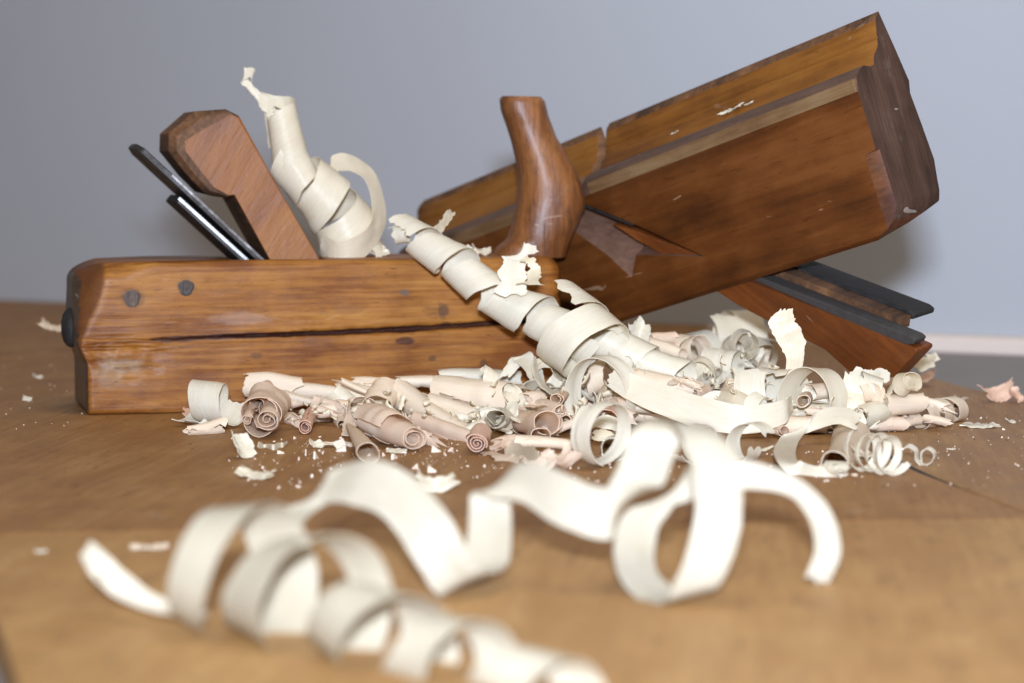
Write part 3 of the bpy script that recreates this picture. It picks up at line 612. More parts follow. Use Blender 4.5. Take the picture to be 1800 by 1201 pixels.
ribbon('long cream ribbon shaving arching in big loops across the front, nearest right', fgp(pts), wv, [0.72, 1.04, 1.12, 1.28, 1.28, 1.28, 1.24, 1.20, 1.12, 1.08, 1.12, 1.04, 1.28, 1.36, 1.36, 1.28, 1.20, 1.12, 1.12, 1.12, 1.12, 1.08, 1.04, 1.04, 1.04, 0.88, 0.65, 0.50, 0.59, 0.72, 0.63], mat='warm', n=380, m=8, group=FG, jag=.05)
helix('fat cream corkscrew shaving in the left foreground running to the bottom edge', [P(372, 1005, 58.2), P(455, 1022, 57.6), P(585, 1060, 55.8), P(680, 1112, 54.4), P(790, 1150, 53.2), P(910, 1186, 52.0), P(1050, 1232, 51.0)],
      [1.52, 1.50, 1.18, 1.0, .74, .62, .46], 5.0, [1.0, 1.9, 1.1, 1.7, 1.1, 1.5, 1.3], phase=2.6, mat='warm', jag=.07, wob=.13, flare=.10, m=8, group=FG, hand=-1, name='corkscrew_shaving')
ribbon('narrow pale tail shaving at the far left of the foreground', fgp([(150, 962, 60.5), (172, 990, 60), (205, 1022, 59.6), (250, 1052, 59.0), (305, 1072, 58.4), (360, 1085, 57.8)]), [(.5, .3, .8), (.5, .3, .8), (.5, .3, .8), (.4, .5, .6), (.2, .8, .3), (0, 1, .2)], [.42, .62, .62, .5, .42, .5], mat='ivory', n=60, group=FG, m=6)
chip('tiny pale barb under the narrow foreground tail', P(178, 1022, 59.6), .45, .9, .8, .2, mat='ivory', lift=False)

# --- the heap, from left to right
def heap(f, *a, **k): k.setdefault('group', PILE); return f(*a, **k)
heap(helix, 'white open ring shaving at the left end of the heap', [Q(340, 705, 1.05), Q(398, 712, .95)], [.86, .80], 1.35, [1.5, 1.4], phase=2.6, mat='ivory', hand=1, m=9, jag=.05, t=.03)
chip('pink square flake in front of the white open ring', Q(338, 745), .85, .3, .5, .4, mat='salmon', bend=.1, aspect=.8)
chip('bright white square flake in front of the white open ring', Q(357, 752, .1), .62, .3, -.7, .8, mat='ivory', bend=.02, jag=.08, aspect=.9, lift=False)
heap(roll, 'small tan trough shaving below the white open ring', Q(328, 758, .15), Q(392, 748, .3), .22, .36, 1.0, .8, 1.5, mat='tan')
heap(roll, 'peach rosette roll facing the camera, largest rolled end on the left', Q(458, 731, .88), P(472, 704, 101.0), .88, .85, 1.35, .88, .4, mat='peach', jag=.10, t=.03)
heap(roll, 'tight inner coil on the right inside the peach rosette', Q(470, 738, .80), P(484, 700, 101.5), .52, .50, 2.6, .18, 1.0, mat='peach', jag=.06, t=.028, crumple=.16)
heap(roll, 'narrow inner coil on the left inside the peach rosette', Q(435, 738, .78), P(455, 700, 101.5), .25, .25, 1.8, .3, 2.0, mat='peach', jag=.05, t=.025)
heap(roll, 'folded salmon sheet at the top inside the peach rosette', Q(450, 712, 1.20), P(470, 680, 102.5), .34, .3, .8, .8, 3.0, mat='salmon', jag=.12)
heap(roll, 'long tan roll lying against the plane right of the rosette', P(436, 684, 107.2), P(596, 693, 107.6), .55, .42, 1.5, .75, 1.2, mat='tan', jag=.22)
heap(roll, 'torn cream half sheet lying over the long tan roll', P(436, 676, 106.8), P(520, 684, 106.9), .60, .62, .55, .98, -.6, mat='tan', jag=.28)
heap(roll, 'small pink roll right of the rosette with its hole showing', Q(537, 752, .28), Q(551, 722, .45), .29, .26, 2.0, .45, 0, mat='salmon', jag=.07, t=.025)
heap(roll, 'crumpled pink scrap between the rosette and the small pink roll', Q(510, 735, .45), Q(525, 745, .25), .36, .30, .9, .6, .5, mat='peach', jag=.3)
heap(roll, 'tan roll with a dark hole lying behind the small pink roll', P(558, 722, 103.4), P(690, 712, 104.2), .48, .38, 1.8, .5, .7, mat='tan', jag=.16)
heap(roll, 'pale streaky roll against the plane under the wedge side crack', P(590, 690, 106.2), P(706, 700, 106.0), .62, .56, 1.6, .6, 2.0, mat='tan', jag=.14)
heap(roll, 'thin cream sheet edge resting on the pale streaky roll', P(618, 674, 106.6), P(700, 678, 106.6), .34, .34, .7, .95, -.9, mat='tan', jag=.2)
heap(roll, 'slim pale tan stick roll below the pale streaky roll', P(612, 722, 102.6), P(705, 716, 103.2), .30, .24, 1.4, .6, .4, mat='cream', jag=.1)
heap(ribbon, 'upright thin twisted strip before the slim stick roll', [Q(618, 766, .2), P(612, 735, 98.8), P(614, 708, 99.0), P(620, 700, 99.3)], [(1, .3, 0), (.6, 1, 0), (.3, 1, 0), (1, .3, 0)], [.7, .45, .3, .2], mat='peach', jag=.3, m=5)
heap(roll, 'cream cone shaving with its open mouth at the front of the heap', Q(646, 796, .42), Q(612, 748, .5), .50, .12, 1.15, .85, 2.2, mat='tan', jag=.05, t=.025)
heap(roll, 'grey peach scroll with double coil at the front beside the cone', Q(728, 772, .50), P(655, 738, 96.4), .56, .70, 2.3, .38, .6, mat='peach', jag=.08, t=.03)
heap(roll, 'outer peach sheet loosely wrapping the double coil scroll', Q(698, 756, .75), P(655, 738, 96.6), .74, .80, .75, .98, 4.9, mat='peach', jag=.22)
heap(roll, 'large tan cone roll slanting down in the middle of the heap', P(706, 694, 103.0), P(862, 776, 98.5), .82, .22, 1.6, .7, 1.0, mat='tan', jag=.12, t=.025)
heap(roll, 'smooth tan roll with frayed end pointing right over the cone roll', P(760, 704, 102.0), P(862, 736, 100.2), .52, .48, 1.8, .5, .8, mat='tan', jag=.2)
heap(roll, 'broad arched peach sheet with a curved lip behind the frayed roll', P(770, 690, 103.6), P(902, 706, 102.0), .85, .98, .62, .97, -1.0, mat='tan', jag=.12)
heap(roll, 'ragged peach arches below the large cone roll', P(735, 738, 99.6), P(832, 776, 97.0), .40, .52, 1.0, .9, 3.9, mat='peach', jag=.35)
heap(roll, 'torn peach scrap hanging below the arches', Q(745, 766, .4), Q(770, 778, .2), .3, .35, .7, .9, 4.2, mat='peach', jag=.4)
heap(roll, 'deep pink spiral roll seen end on at the front', Q(838, 780, .45), Q(846, 758, .6), .44, .42, 3.2, .10, .3, mat='salmon', jag=.04, t=.03, crumple=.12)
heap(ribbon, 'flat peach strip running right from the deep pink roll', [Q(845, 797), Q(870, 799, .12), Q(895, 808, .05), Q(915, 806, .1)], [(0, 1, .2), (.1, 1, 0), (0, 1, .3), (.2, 1, 0)], [.25, .6, 1.3, .6], mat='peach', jag=.5, m=5)
heap(roll, 'long white roll lying against the plane behind the cone roll', P(772, 662, 107.6), P(915, 668, 108.2), .50, .52, 1.3, .75, .5, mat='ivory', jag=.08)
heap(roll, 'short tan roll between the plane and the large cone roll', P(698, 672, 106.4), P(764, 672, 106.8), .36, .40, 1.3, .7, .5, mat='tan', jag=.14)
heap(ribbon, 'folded white sheet standing against the plane left of the drop loop', [P(888, 662, 105.5), P(905, 640, 105.8), P(918, 626, 106), P(935, 650, 105.2), P(945, 672, 104.6)], [(1, .3, .5), (1, .3, .6), (1, .2, .3), (1, 0, -.3), (1, 0, -.5)], [.5, .9, .8, .9, .7], mat='ivory', jag=.15)
heap(ribbon, 'narrow curved white blade of shaving left of the drop loop', [P(940, 628, 104.0), P(942, 655, 103.6), P(955, 678, 103.4), P(975, 694, 103.4)], [(.4, 1, 0)] * 4, [.3, .6, .7, .6], mat='ivory', jag=.1)
heap(ribbon, 'white sheet slanting up behind the drop loop', [P(965, 690, 105.2), P(990, 665, 105.4), P(1015, 645, 105.5)], [(.3, .2, 1)] * 3, [1.0, 1.3, .8], mat='ivory', jag=.12)
heap(roll, 'silvery crumpled curl at the end of the frayed roll', Q(872, 735, .9), P(900, 725, 101.0), .5, .4, 1.7, .3, .4, mat='ivory', jag=.3, crumple=.3)
heap(roll, 'frayed pale fan of fibres below the silvery curl', Q(880, 742, .7), Q(905, 752, .4), .38, .5, .8, .8, 2.5, mat='cream', jag=.35, crumple=.25)
heap(roll, 'grey lilac tube with open end in the middle of the heap', P(912, 738, 100.0), Q(962, 742, .8), .62, .66, 1.2, .92, 3.5, mat='peach', jag=.06, t=.03)
heap(roll, 'scalloped peach coil above the grey lilac tube', P(950, 712, 100.4), P(985, 722, 98.5), .42, .40, 1.5, .7, 1.0, mat='peach', jag=.08, t=.028)
heap(roll, 'thin peach ring left of the large ring', P(985, 742, 98.4), P(990, 736, 101), .48, .4, 1.1, .92, 2.0, mat='peach', jag=.05, t=.03)
heap(roll, 'small peach spiral tucked beside the drop loop', P(978, 702, 99.4), P(990, 694, 101.5), .34, .3, 1.6, .5, .2, mat='peach', jag=.06, t=.028)
heap(roll, 'brown peach fold behind the grey lilac tube', P(920, 706, 101.8), P(950, 704, 102.4), .42, .42, 1.1, .7, .9, mat='peach', jag=.15)
heap(roll, 'half open peach curl lying under the grey lilac tube', Q(950, 766, .45), P(935, 752, 99), .40, .34, .7, .95, 4.6, mat='peach', jag=.08, t=.03)
heap(roll, 'pale tan stick shaving with square torn end at the front', Q(908, 776, .34), Q(1008, 782, .26), .33, .26, 1.15, .9, .6, mat='tan', jag=.14, t=.03)
heap(roll, 'fuzzy pinkish curl left of the pale tan stick', Q(872, 780, .4), Q(892, 772, .5), .40, .34, 1.6, .4, .8, mat='peach', jag=.25, crumple=.3)
heap(ribbon, 'ragged grey white strip trailing forward from the fuzzy curl', [Q(890, 782, .3), Q(915, 795, .25), Q(940, 808, .3), Q(962, 822, .15)], [(.3, .6, .6), (.2, .5, .8), (.3, .4, .9), (.6, .3, .6)], [.5, .6, .6, .5], mat='ivory', jag=.45, m=5)
chip('torn peach tuft at the front edge behind the foreground loop', Q(950, 828), 1.1, .4, -.3, .5, mat='peach', bend=.7)
chip('low peach scrap at the front edge beside the torn tuft', Q(985, 828), 1.3, 2.4, .3, .5, mat='peach', bend=.5)
heap(helix, 'large ivory ring seen end on in the middle of the heap', [P(1068, 764, 88.4), P(1048, 758, 88.8)], [1.12, 1.10], 1.35, [.62, .55], phase=3.6, mat='ivory', hand=1, jag=.04, t=.035, ell=1.0, up=(0, 0, 1))
heap(roll, 'small orange peach spiral inside the large ring', P(1032, 730, 97.6), P(1040, 722, 99.5), .30, .28, 1.9, .3, .5, mat='peach', jag=.06, t=.028)
heap(roll, 'crumpled peach arch inside the large ring', P(1065, 738, 97.2), P(1070, 730, 99.5), .55, .5, .6, .95, 4.9, mat='salmon', jag=.2, t=.028)
heap(ribbon, 'white blade lying across the large ring', [P(1036, 745, 96.4), P(1065, 742, 96.2), P(1090, 750, 96.2), P(1102, 768, 96.0)], [(.1, .7, .7)] * 4, [.3, .7, .6, .3], mat='ivory', jag=.1)
heap(ribbon, 'lower white sliver lying in the large ring', [P(1042, 765, 95.8), P(1068, 768, 95.6), P(1092, 782, 95.4)], [(.1, .7, .7)] * 3, [.5, .6, .4], mat='cream', jag=.2)
heap(roll, 'nested thin arcs at the bottom right of the large ring', Q(1082, 790, .45), P(1078, 780, 97), .62, .6, 1.5, .75, .9, mat='ivory', jag=.1, t=.025)
heap(helix, 'tall ivory loop rising behind the large ring', [P(1035, 690, 100.2), P(1085, 682, 101.4)], [1.35, 1.25], 1.05, [.95, .9], phase=3.0, mat='ivory', hand=1, jag=.04, t=.03, ell=1.05)
heap(ribbon, 'long flat ivory ribbon sweeping right above the foreground loop', [P(1072, 662, 100.6), P(1120, 685, 99.8), P(1190, 712, 98.8), P(1260, 732, 98.0), P(1320, 738, 97.8), P(1375, 725, 98.2), P(1392, 708, 99.0)], [(.1, .35, 1), (.2, .5, .9), (.1, .4, .9), (0, .3, 1), (0, .3, 1), (0, .3, 1), (0, .3, 1)], [.8, 1.15, 1.25, 1.2, 1.1, .9, .5], mat='ivory', jag=.04, n=90, m=8)
heap(roll, 'peach white tube under the end of the wide cream tube', P(1105, 662, 103.2), P(1225, 682, 102.2), .66, .50, 1.6, .6, .9, mat='tan', jag=.12)
heap(roll, 'boxy peach curl above the wide cream tube', P(1142, 596, 107.5), P(1180, 596, 108.0), .40, .42, 1.1, .85, .4, mat='peach', jag=.1)
heap(roll, 'short cream tube with cut end beside the boxy peach curl', P(1150, 612, 106.4), P(1198, 628, 105.4), .50, .42, 1.3, .8, .5, mat='tan', jag=.06)
heap(ribbon, 'fringed white scrap behind the wide cream tube', [P(1105, 590, 107), P(1125, 582, 107.4), P(1138, 600, 107)], [(.3, .2, 1)] * 3, [1.0, .9, .6], mat='ivory', jag=.5)
heap(helix, 'large blurred cream loop at the back under the moulding plane', [P(1262, 592, 117), P(1330, 592, 117.5)], [1.25, 1.2], 1.6, [1.3, 1.3], phase=.5, mat='cream')
heap(helix, 'blurred white curl at the back left of the large blurred loop', [P(1215, 620, 113), P(1250, 612, 113.5)], [.9, .85], 1.6, [.9, .9], phase=1.5, mat='ivory')
heap(helix, 'blurred cream curl in the back row before the wedge', [P(1300, 625, 112), P(1345, 628, 112)], [.85, .8], 1.5, [1.0, 1.0], phase=3.5, mat='cream')
heap(helix, 'shiny cream hoop in the back row', [P(1258, 648, 107), P(1292, 652, 106.5)], [.92, .9], 1.4, [.85, .85], phase=.3, mat='ivory')
heap(helix, 'small pale curl between the peach tube and the shiny hoop', [P(1225, 652, 106), P(1250, 664, 105.5)], [.55, .5], 1.8, [.6, .6], phase=2.3, mat='ivory')
heap(roll, 'peach hollow scrap with dark mouth below the small pale curl', P(1212, 695, 102.0), P(1240, 690, 103.2), .52, .45, .9, .9, 3.2, mat='peach', jag=.2)
heap(roll, 'lilac white strip curl behind the wide upright arc', P(1284, 678, 103.4), P(1300, 690, 103), .5, .45, .7, .95, 1.2, mat='ivory', jag=.1)
heap(ribbon, 'flat leaf shaped ivory shaving right of the middle', [P(1225, 706, 101.2), P(1255, 704, 101.2), P(1285, 712, 101.0), P(1315, 726, 100.6)], [(0, .4, .9)] * 4, [.25, .8, .8, .3], mat='ivory', jag=.05, cup=.12)
heap(helix, 'wide upright ivory arc left of the big open ring', [P(1332, 690, 101.6), P(1366, 692, 101.2)], [1.15, 1.0], 1.0, [1.35, 1.2], phase=.6, mat='ivory', hand=1, jag=.04)
heap(ribbon, 'pale leaf shaving standing upright above the heap', [P(1392, 660, 101.2), P(1398, 625, 101.2), P(1392, 600, 101.2), P(1380, 580, 101.2), P(1374, 562, 101.3), P(1382, 545, 101.4)], [(1, .1, .2), (1, .2, .1), (1, 0, .2), (1, -.1, .3), (1, 0, .3), (1, .2, .5)], [.55, .8, 1.0, 1.1, .95, .45], mat='cream', jag=.16, m=7)
heap(helix, 'big open ivory ring at the right of the heap', [P(1420, 700, 99.8), P(1446, 702, 100.4)], [1.22, 1.20], 1.2, [1.15, 1.1], phase=3.8, mat='ivory', hand=1, jag=.03, t=.035)
heap(roll, 'tiny peach curl inside the big open ring', P(1411, 706, 99.2), P(1418, 700, 101), .30, .28, 1.3, .8, 1.0, mat='peach', jag=.05, t=.03)
heap(roll, 'cream streaky tube inside the big open ring', P(1425, 690, 101.0), P(1470, 685, 101.6), .55, .55, 1.1, .9, 1.0, mat='tan', jag=.1)
heap(roll, 'peach sliver below the tiny curl', P(1420, 722, 99.2), P(1462, 726, 99.0), .2, .2, .8, .9, 1.0, mat='peach', jag=.1)
heap(helix, 'crinkled translucent white curl behind the big open ring', [P(1500, 685, 100.6), P(1545, 700, 100.4)], [.75, .8], 1.6, [.9, .8], phase=.6, mat='ivory', jag=.25)
heap(ribbon, 'frilly white strip on top at the right by the wedge tip', [P(1492, 662, 102.2), P(1512, 655, 102.3), P(1530, 660, 102.2), P(1548, 656, 102.1), P(1558, 672, 101.8)], [(.2, .6, .7)] * 5, [.35, .5, .5, .6, .6], mat='ivory', jag=.4, m=5)
heap(ribbon, 'large white loop leaning at the right front of the heap', [P(1508, 742, 96.0), P(1470, 730, 96.0), P(1415, 748, 95.4), P(1384, 778, 94.0), Q(1382, 808, .40), Q(1408, 828, .12), Q(1446, 833, .10), Q(1476, 829, .16)], [(.3, .8, .5), (.4, .8, .5), (.7, .5, .5), (.9, .4, .1), (.9, .4, -.1), (.4, .6, .7), (.1, .6, .8), (.1, .6, .8)], [1.0, 1.0, .95, .85, .8, .7, .5, .35], mat='ivory', jag=.06, n=90, m=8)
heap(roll, 'tan tube with crumpled white end inside the large white loop', Q(1466, 815, .45), P(1496, 765, 98.2), .55, .85, 1.25, .9, 2.0, mat='tan', jag=.12, t=.028)
heap(roll, 'shiny white knuckle of shaving above the tan tube', P(1462, 748, 98.4), P(1510, 748, 98.6), .75, .7, .7, .97, -1.0, mat='ivory', jag=.08)
heap(roll, 'crumpled white wad at the mouth of the tan tube', Q(1445, 822, .25), Q(1478, 824, .3), .26, .3, 1.4, .5, .8, mat='ivory', jag=.25, crumple=.3)
heap(roll, 'glassy white scroll right of the shiny knuckle', P(1512, 735, 99.2), P(1545, 722, 99.8), .62, .6, 1.4, .7, 1.0, mat='ivory', jag=.12)
heap(helix, 'tightly stacked white coil at the right front', [Q(1508, 790, .75), Q(1572, 800, .72)], [.72, .64, .60, .68], 3.6, [.34, .24, .30], phase=.5, mat='ivory', hand=1, jag=.2, wob=.16, flare=.1)
heap(ribbon, 'thin white corkscrew tail with a small loop at the far right front', [P(1572, 818, 89.2), P(1580, 798, 89.2), P(1596, 784, 89.2), P(1610, 791, 89.3), P(1612, 808, 89.4), P(1624, 818, 89.4), P(1639, 811, 89.2), P(1643, 797, 89.0), P(1632, 788, 88.9), P(1621, 795, 88.8), P(1620, 810, 88.8)], [(.5, .9, .2)] * 11, [.4, .35, .3, .28, .25, .25, .25, .22, .2, .18, .12], mat='ivory', jag=.12, n=110, t=.03, m=5)
chip('pale scrap under the stacked white coil', Q(1512, 806), .9, .4, .3, .2, mat='cream', bend=.5)
heap(roll, 'smooth tan tube pointing right behind the stacked coil', P(1548, 710, 100.2), P(1622, 706, 101.0), .52, .46, 1.4, .7, .8, mat='tan', jag=.12)
heap(helix, 'peach tube with gaps between its turns at the right end of the heap', [Q(1618, 730, .55), Q(1688, 716, .55)], [.56, .52], 2.6, [.92, .85], phase=1.0, mat='tan', hand=1, jag=.12)
heap(roll, 'small tan stick poking out right of the gapped peach tube', Q(1680, 714, .5), Q(1698, 702, .5), .16, .12, 1.2, .8, 0, mat='tan', jag=.1)
heap(roll, 'tan crumple under the smooth tan tube', Q(1590, 742, .3), Q(1615, 738, .35), .35, .3, 1.2, .6, 0, mat='tan', jag=.2)
chip('pink flake lying behind the gapped peach tube', Q(1600, 678), 2.2, -.3, -.15, .2, mat='salmon', bend=.15)
chip('second pink flake behind the gapped peach tube, nearer the wedge', Q(1575, 672), 1.3, .5, .2, .3, mat='salmon', bend=.3)
heap(helix, 'curl half hidden by the foreground loop, left of the white cup', [Q(1212, 778, .75), Q(1245, 785, .7)], [.75, .7], 1.2, [.7, .7], phase=2.2, mat='ivory')
heap(helix, 'white cup shaped curl under the long flat ribbon', [Q(1300, 778, .62), Q(1328, 774, .62)], [.70, .66], .9, [.8, .8], phase=1.8, mat='ivory')
heap(roll, 'small peach roll with its end showing right of the white cup', Q(1378, 757, .32), Q(1350, 748, .35), .30, .34, 1.8, .4, 0, mat='peach', jag=.08)
chip('cream splinter on the bench in front of the small peach roll', Q(1345, 795), .55, .2, -.3, .2, mat='cream', bend=.1, aspect=.35)

# half-buried rolls filling the heap
zones = [('in the heap below the streaky roll', 640, 735, 103.5), ('under the large cone roll', 790, 748, 102.0), ('behind the grey lilac tube', 935, 728, 102.6), ('under the long flat ribbon', 1150, 728, 101.5),
         ('under the wide cream tube', 1100, 705, 104.5), ('under the wide upright arc', 1310, 745, 101.0), ('below the big open ring', 1420, 748, 101.2), ('under the crinkled curl', 1525, 752, 101.5), ('behind the pale hoop', 1250, 690, 108.0)]
kinds = [('half buried peach roll', 'peach'), ('half buried cream roll', 'cream'), ('half buried tan roll', 'tan'), ('flattened ivory shaving', 'ivory')]
rf = np.random.default_rng(11)
for zn, zx, zy, zY in zones:
    for i, (kn, km) in enumerate(kinds):
        px, Y = zx + rf.uniform(-55, 55), zY + rf.uniform(-2.2, 2.2); z = rf.uniform(.35, .9); c0 = V([(px - 900) / F * Y, Y, z]); a = rf.uniform(-.6, .6)
        d = V([math.cos(a), math.sin(a), rf.uniform(-.15, .15)]) * rf.uniform(.7, 1.3)
        heap(roll, kn + ' ' + zn, c0 - d, c0 + d, rf.uniform(.32, .55), rf.uniform(.28, .5), rf.uniform(1.1, 2.2), rf.uniform(.4, .8), rf.uniform(0, 6), mat=km, jag=.16, crumple=.15)

zones2 = [('right of the rosette', 560, 735, 103, 60, 26, 'peach'), ('around the double coil scroll', 690, 770, 98, 60, 18, 'tan'), ('below the frayed roll', 850, 750, 99.5, 45, 22, 'ivory'), ('around the grey lilac tube', 950, 735, 99.5, 50, 28, 'peach'),
          ('about the large ring', 1065, 752, 98.5, 40, 26, 'peach'), ('under the wide cream tube', 1180, 690, 103.5, 70, 22, 'tan'), ('in the back row', 1260, 655, 108, 70, 25, 'ivory'), ('beside the wide upright arc', 1320, 725, 101.5, 60, 20, 'cream'),
          ('around the big open ring', 1440, 725, 100.5, 55, 25, 'ivory'), ('at the right end of the heap', 1580, 730, 101, 70, 18, 'tan'), ('along the foot of the plane', 620, 690, 106.6, 150, 14, 'tan')]
for zn, zx, zy, zY, sx, sy, km in zones2:
    for i, (wy, wx) in enumerate([(a_, b_) for a_ in ('upper', 'lower') for b_ in ('left', 'centre', 'right')]):
        px, py = zx + (i % 3 - 1 + rf.uniform(-.4, .4)) * sx * .75, zy + (i // 3 - .5 + rf.uniform(-.3, .3)) * sy * 1.3; Y = zY + rf.uniform(-2.0, 2.0); c0 = P(px, py, Y); c0[2] = max(c0[2], .12); a = rf.uniform(-1.6, 1.6); L_ = rf.uniform(.2, .6)
        d = V([math.cos(a), math.sin(a), rf.uniform(-.5, .5)]) * L_
        roll('small torn %s curl, %s %s of six %s' % ({'peach': 'peach', 'tan': 'tan', 'ivory': 'white', 'cream': 'cream'}[km], wy, wx, zn), c0 - d, c0 + d, rf.uniform(.18, .45), rf.uniform(.15, .45), rf.uniform(.4, 1.5), rf.uniform(.5, 1.), rf.uniform(0, 6), mat=km, jag=.3, crumple=.25, name='torn_curl', group='small torn curls in the heap')

zones3 = [('behind the long flat ribbon', 1170, 668, 104.5, 75, 24), ('over the back row', 1290, 632, 109, 80, 30), ('left of the big open ring', 1335, 705, 101.8, 55, 30), ('right of the big open ring', 1530, 705, 101.3, 60, 26),
          ('about the drop loop', 1010, 672, 104.5, 60, 34), ('behind the frayed roll', 880, 700, 103.5, 60, 24), ('behind the double coil scroll', 670, 725, 103.5, 70, 22)]
for zn, zx, zy, zY, sx, sy in zones3:
    for i, (wy, wx) in enumerate([(a_, b_) for a_ in ('upper', 'lower') for b_ in ('left', 'centre', 'right')]):
        px, py = zx + (i % 3 - 1 + rf.uniform(-.4, .4)) * sx * .75, zy + (i // 3 - .5 + rf.uniform(-.3, .3)) * sy * 1.3; Y = zY + rf.uniform(-1.5, 1.5); R_ = rf.uniform(.35, .75); c0 = P(px, py, Y); c0[2] = max(c0[2], R_ * .9); a = rf.uniform(-2.2, 2.2); L_ = rf.uniform(.25, .8)
        d = V([math.cos(a), math.sin(a), rf.uniform(-.6, .6)]) * L_; mt = ('ivory', 'cream', 'tan')[int(rf.integers(0, 3))]
        helix('small pale ring curl, %s %s of six %s' % (wy, wx, zn), [c0 - d, c0 + d * .1 + V([0, 0, rf.uniform(-.15, .15)]), c0 + d], [R_, R_ * rf.uniform(.8, 1.2), R_ * rf.uniform(.5, 1)], rf.uniform(.9, 2.3), [rf.uniform(.4, 1.0), rf.uniform(.4, 1.0)], rf.uniform(0, 6), mat=mt, jag=.12, wob=.14, flare=rf.uniform(-.12, .12), name='ring_curl', group='small pale ring curls in the heap', hand=1 if i % 2 else -1)

# --- single chips on the bench and on the planes
chip('cupped white chip on the bench before the rosette', Q(420, 806), 1.05, .9, .2, .9, mat='ivory', bend=.5, aspect=.9)
chip('long pale chip on the bench just in front of the cupped chip', Q(450, 842), 1.25, -.35, .1, .4, mat='cream', bend=.25, aspect=.4)
heap(ribbon, 'thin grey curl lying on the bench below the rosette', [Q(454, 783, .15), Q(466, 784, .06), Q(480, 786, .12), Q(496, 783, .08), Q(504, 779, .3)], [(0, .3, 1)] * 5, [.25, .15, .2, .22, .1], mat='ivory', jag=.4, m=4, name='thin_shaving')
chip('V shaped cream chip on the bench left of the foreground twist', Q(765, 866), 1.3, .1, 0, .9, mat='cream', bend=.75, aspect=.4)
chip('white block chip at the front of the double coil scroll', Q(697, 797), .75, .05, .05, .3, mat='ivory', bend=.02, aspect=.45, jag=.06)
chip('white flake left of the cream cone', Q(597, 790, .1), .42, .3, -.4, .8, mat='ivory', bend=.03, aspect=.8, jag=.08)
chip('pale bent flake before the thin grey curl', Q(553, 788), .55, .6, .2, .8, mat='ivory', bend=.5)
chip('flat tan strip under the cream cone', Q(600, 786), 1.8, .12, 0, .1, mat='tan', bend=.05, aspect=.3)
chip('pink chip lying near the right edge of the bench', Q(1755, 706), 1.35, .3, -.2, .6, mat='salmon', bend=.6, aspect=.7)
chip('small pink chip at the right edge beside the larger pink chip', Q(1783, 708), .7, .8, .3, .6, mat='salmon', bend=.7, aspect=.8)
chip('flat white flake over the dark dent on the right of the bench', Q(1722, 752), 1.3, -.1, 0, .1, mat='ivory', bend=.06, aspect=.5)
chip('small white crumb chip right of the dark dent', Q(1776, 744), .42, .4, .2, .3, mat='ivory', bend=.3)
chip('small cream flake on the bench right of the white corkscrew tail', Q(1672, 791), .3, .2, 0, .1, mat='cream', bend=.1)
chip('pale flake behind the heel of the horned plane', P(96, 577, 122), 1.4, .2, .2, .3, mat='tan', bend=.4, aspect=.5, lift=False)
chip('tiny white splinter on the bench far left, upper of two', Q(64, 666), .55, .7, .3, .9, mat='ivory', bend=.5, aspect=.3)
chip('tiny white triangle chip on the bench far left, lower of two', Q(48, 707), .4, .2, .2, .9, mat='ivory', bend=.2)
chip('pale curl scrap behind the tip of the orange wedge', P(1612, 640, 112), 1.3, .2, .2, .7, mat='cream', bend=.7, lift=False)
chip('white crumb of shaving behind the wedge tip, farther right', P(1632, 630, 113), .7, .6, .2, .7, mat='ivory', bend=.7, lift=False)
chip('blurred pale flake in the left foreground beside the tail', Q(262, 966), 1.0, .05, 0, .15, mat='tan', bend=.05, aspect=.35)
chip('blurred white crumb at the left front of the bench', Q(72, 972), .3, .2, 0, .2, mat='ivory', bend=.2)
chip('flat tan sliver behind the foreground arch', Q(488, 898), .75, .1, 0, .1, mat='tan', bend=.03, aspect=.3)
def ridge1(px, py, yl): return O1 + X1 * loc1(px, py, yl)[0] + Y1 * yl + Z * (H1 + .02)
for lab, px, yl, sz, mt in (('cream scrap on the plane top beside the draped spiral', 808, 2.5, 1.0, 'cream'), ('small grey scrap on the plane top near the foot of the horn', 845, 2.0, .8, 'ivory'), ('flat scrap on the plane top between spiral and horn', 826, 1.2, .7, 'tan'), ('pale scrap on the plane top at the foot of the tall spiral', 660, 2.4, .9, 'ivory')):
    chip(lab, ridge1(px, 445, yl), sz, .4, .2, .5, mat=mt, bend=.5)
for lab, px, py, sz, a in (('white crumbly sliver stuck in the sole groove of the moulding plane', 1290, 194, 1.1, .5), ('tiny white chip in the sole groove right of the sliver', 1318, 184, .5, .3), ('single white crumb in the sole groove left of the sliver', 1187, 235, .35, .2)):
    q = on_plane(px, py, end2(1520, 120), -HV + NV * .55); chip(lab, q + Z2 * .05, sz, -.9, -.3, .3, mat='ivory', bend=.1, aspect=.35, lift=False, jag=.5)

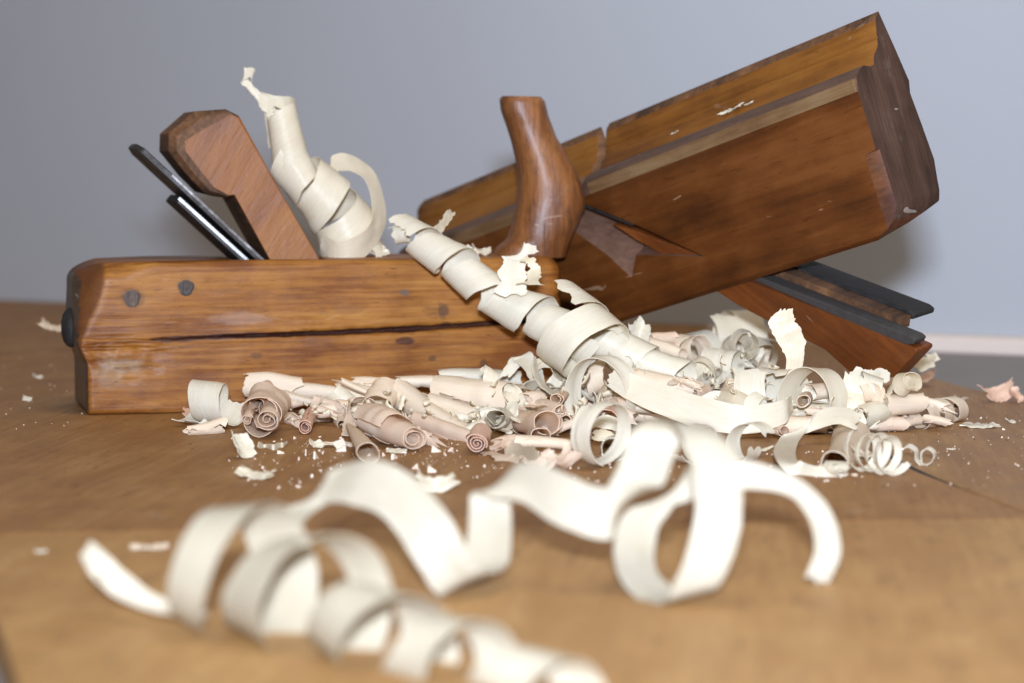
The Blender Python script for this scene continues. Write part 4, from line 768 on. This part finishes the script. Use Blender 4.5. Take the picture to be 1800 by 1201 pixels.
# --- fine torn fibres and flakes caught all over the heap
rq = np.random.default_rng(21); vs, fs = [], []
for cx_, cy_, Yc, sx, sy, n_ in [(560, 725, 102.5, 90, 24, 60), (700, 735, 101, 90, 28, 90), (880, 735, 100.5, 70, 32, 90), (1010, 720, 100.5, 70, 40, 70), (1150, 690, 103, 90, 35, 70), (1300, 690, 103, 90, 40, 90), (1480, 725, 100.5, 90, 34, 90)]:
    for _ in range(int(n_ * .55)):
        Y = Yc + rq.normal(0, 1.6); c0 = P(cx_ + rq.normal(0, sx * .55), cy_ + rq.normal(0, sy * .6), Y); c0[2] = max(c0[2], .06); k = len(vs)
        Ln, wd = rq.uniform(.15, .7), rq.uniform(.06, .34); cv = rq.uniform(.3, 2.4); Rm = np.array(Matrix.Rotation(rq.uniform(0, 6.28), 3, 'Z') @ Matrix.Rotation(rq.uniform(-1.2, 1.2), 3, 'Y') @ Matrix.Rotation(rq.uniform(-1.5, 1.5), 3, 'X'))
        for i in range(7):
            a = cv * (i / 6 - .5); x, z = Ln / cv * math.sin(a) if cv > .1 else 0, Ln / cv * (1 - math.cos(a))
            for j in (-1, 1): vs.append(c0 + Rm @ V([x, j * wd / 2 * rq.uniform(.5, 1.1), z]))
        for i in range(6): a = k + 2 * i; fs.append((a, a + 1, a + 3, a + 2))
me = mesh_from(vs, fs); o = link('shaving_litter', me, M['cream']); md = o.modifiers.new('thickness', 'SOLIDIFY'); md.thickness = .00022
tag(o, 'fine torn fibres and flakes of shaving caught all over the heap', 'shaving litter', kind='stuff')

# --- sawdust crumbs on the bench
rc = np.random.default_rng(5); vs, fs = [], []
def crumb(px, py, s, el=None):
    c0 = Q(px, py); a = rc.uniform(0, 6.28); k = len(vs); el = el or rc.uniform(.15, .8); tl = rc.uniform(0, .6) * s
    base = [(-.5, -.4), (.5, -.5 * rc.uniform(.3, 1)), (.45, .5), (-.5 * rc.uniform(.2, 1), .45)]
    for zz in (.012, .035 + s * .12):
        for bx, by in base:
            x, y = bx * s * (1 if zz < .02 else .85), by * s * el; vs.append(c0 + V([x * math.cos(a) - y * math.sin(a), x * math.sin(a) + y * math.cos(a), zz + (tl if bx > 0 and zz > .02 else 0)]))
    fs.extend([tuple(k + i for i in f_) for f_ in [(0, 3, 2, 1), (4, 5, 6, 7), (0, 1, 5, 4), (1, 2, 6, 5), (2, 3, 7, 6), (3, 0, 4, 7)]])
for cx_, cy_, n_, sd in [(540, 790, 40, 20), (600, 812, 50, 26), (690, 815, 60, 24), (760, 808, 70, 22), (790, 790, 40, 14), (860, 822, 40, 22), (930, 800, 30, 20), (640, 845, 16, 30), (480, 815, 14, 22)]:
    for _ in range(int(n_ * .7)): crumb(rc.normal(cx_, sd), cy_ + rc.normal(0, sd * .45), min(rc.pareto(1.8) * .015 + .010, .35))
for _ in range(16): crumb(rc.normal(730, 150), 805 + rc.normal(0, 18), rc.uniform(.18, .42), rc.uniform(.10, .22))
for _ in range(130): crumb(rc.uniform(1480, 1800), rc.uniform(690, 860), min(rc.pareto(1.6) * .02 + .012, .4))
for _ in range(90): crumb(rc.uniform(1000, 1500), rc.uniform(790, 850), abs(rc.normal(.04, .04)) + .02)
for _ in range(70): crumb(rc.uniform(400, 640), rc.uniform(765, 860), abs(rc.normal(.05, .05)) + .02)
for _ in range(26): crumb(rc.uniform(0, 150), rc.uniform(600, 760), .05)
me = mesh_from(vs, fs); fix_normals(me)
nt = NT('crumb_wood'); nt.set(Base_Color=nt.mix(nt.noise(nt.coords('Object', (400, 400, 400)), 1, 2), (.72, .50, .33), (.93, .84, .70)), Roughness=.6); M['crumb'] = nt.m
tag(link('sawdust', me, M['crumb'], smooth=False), 'fine pale wood crumbs scattered over the bench around the shavings', 'sawdust', kind='stuff')
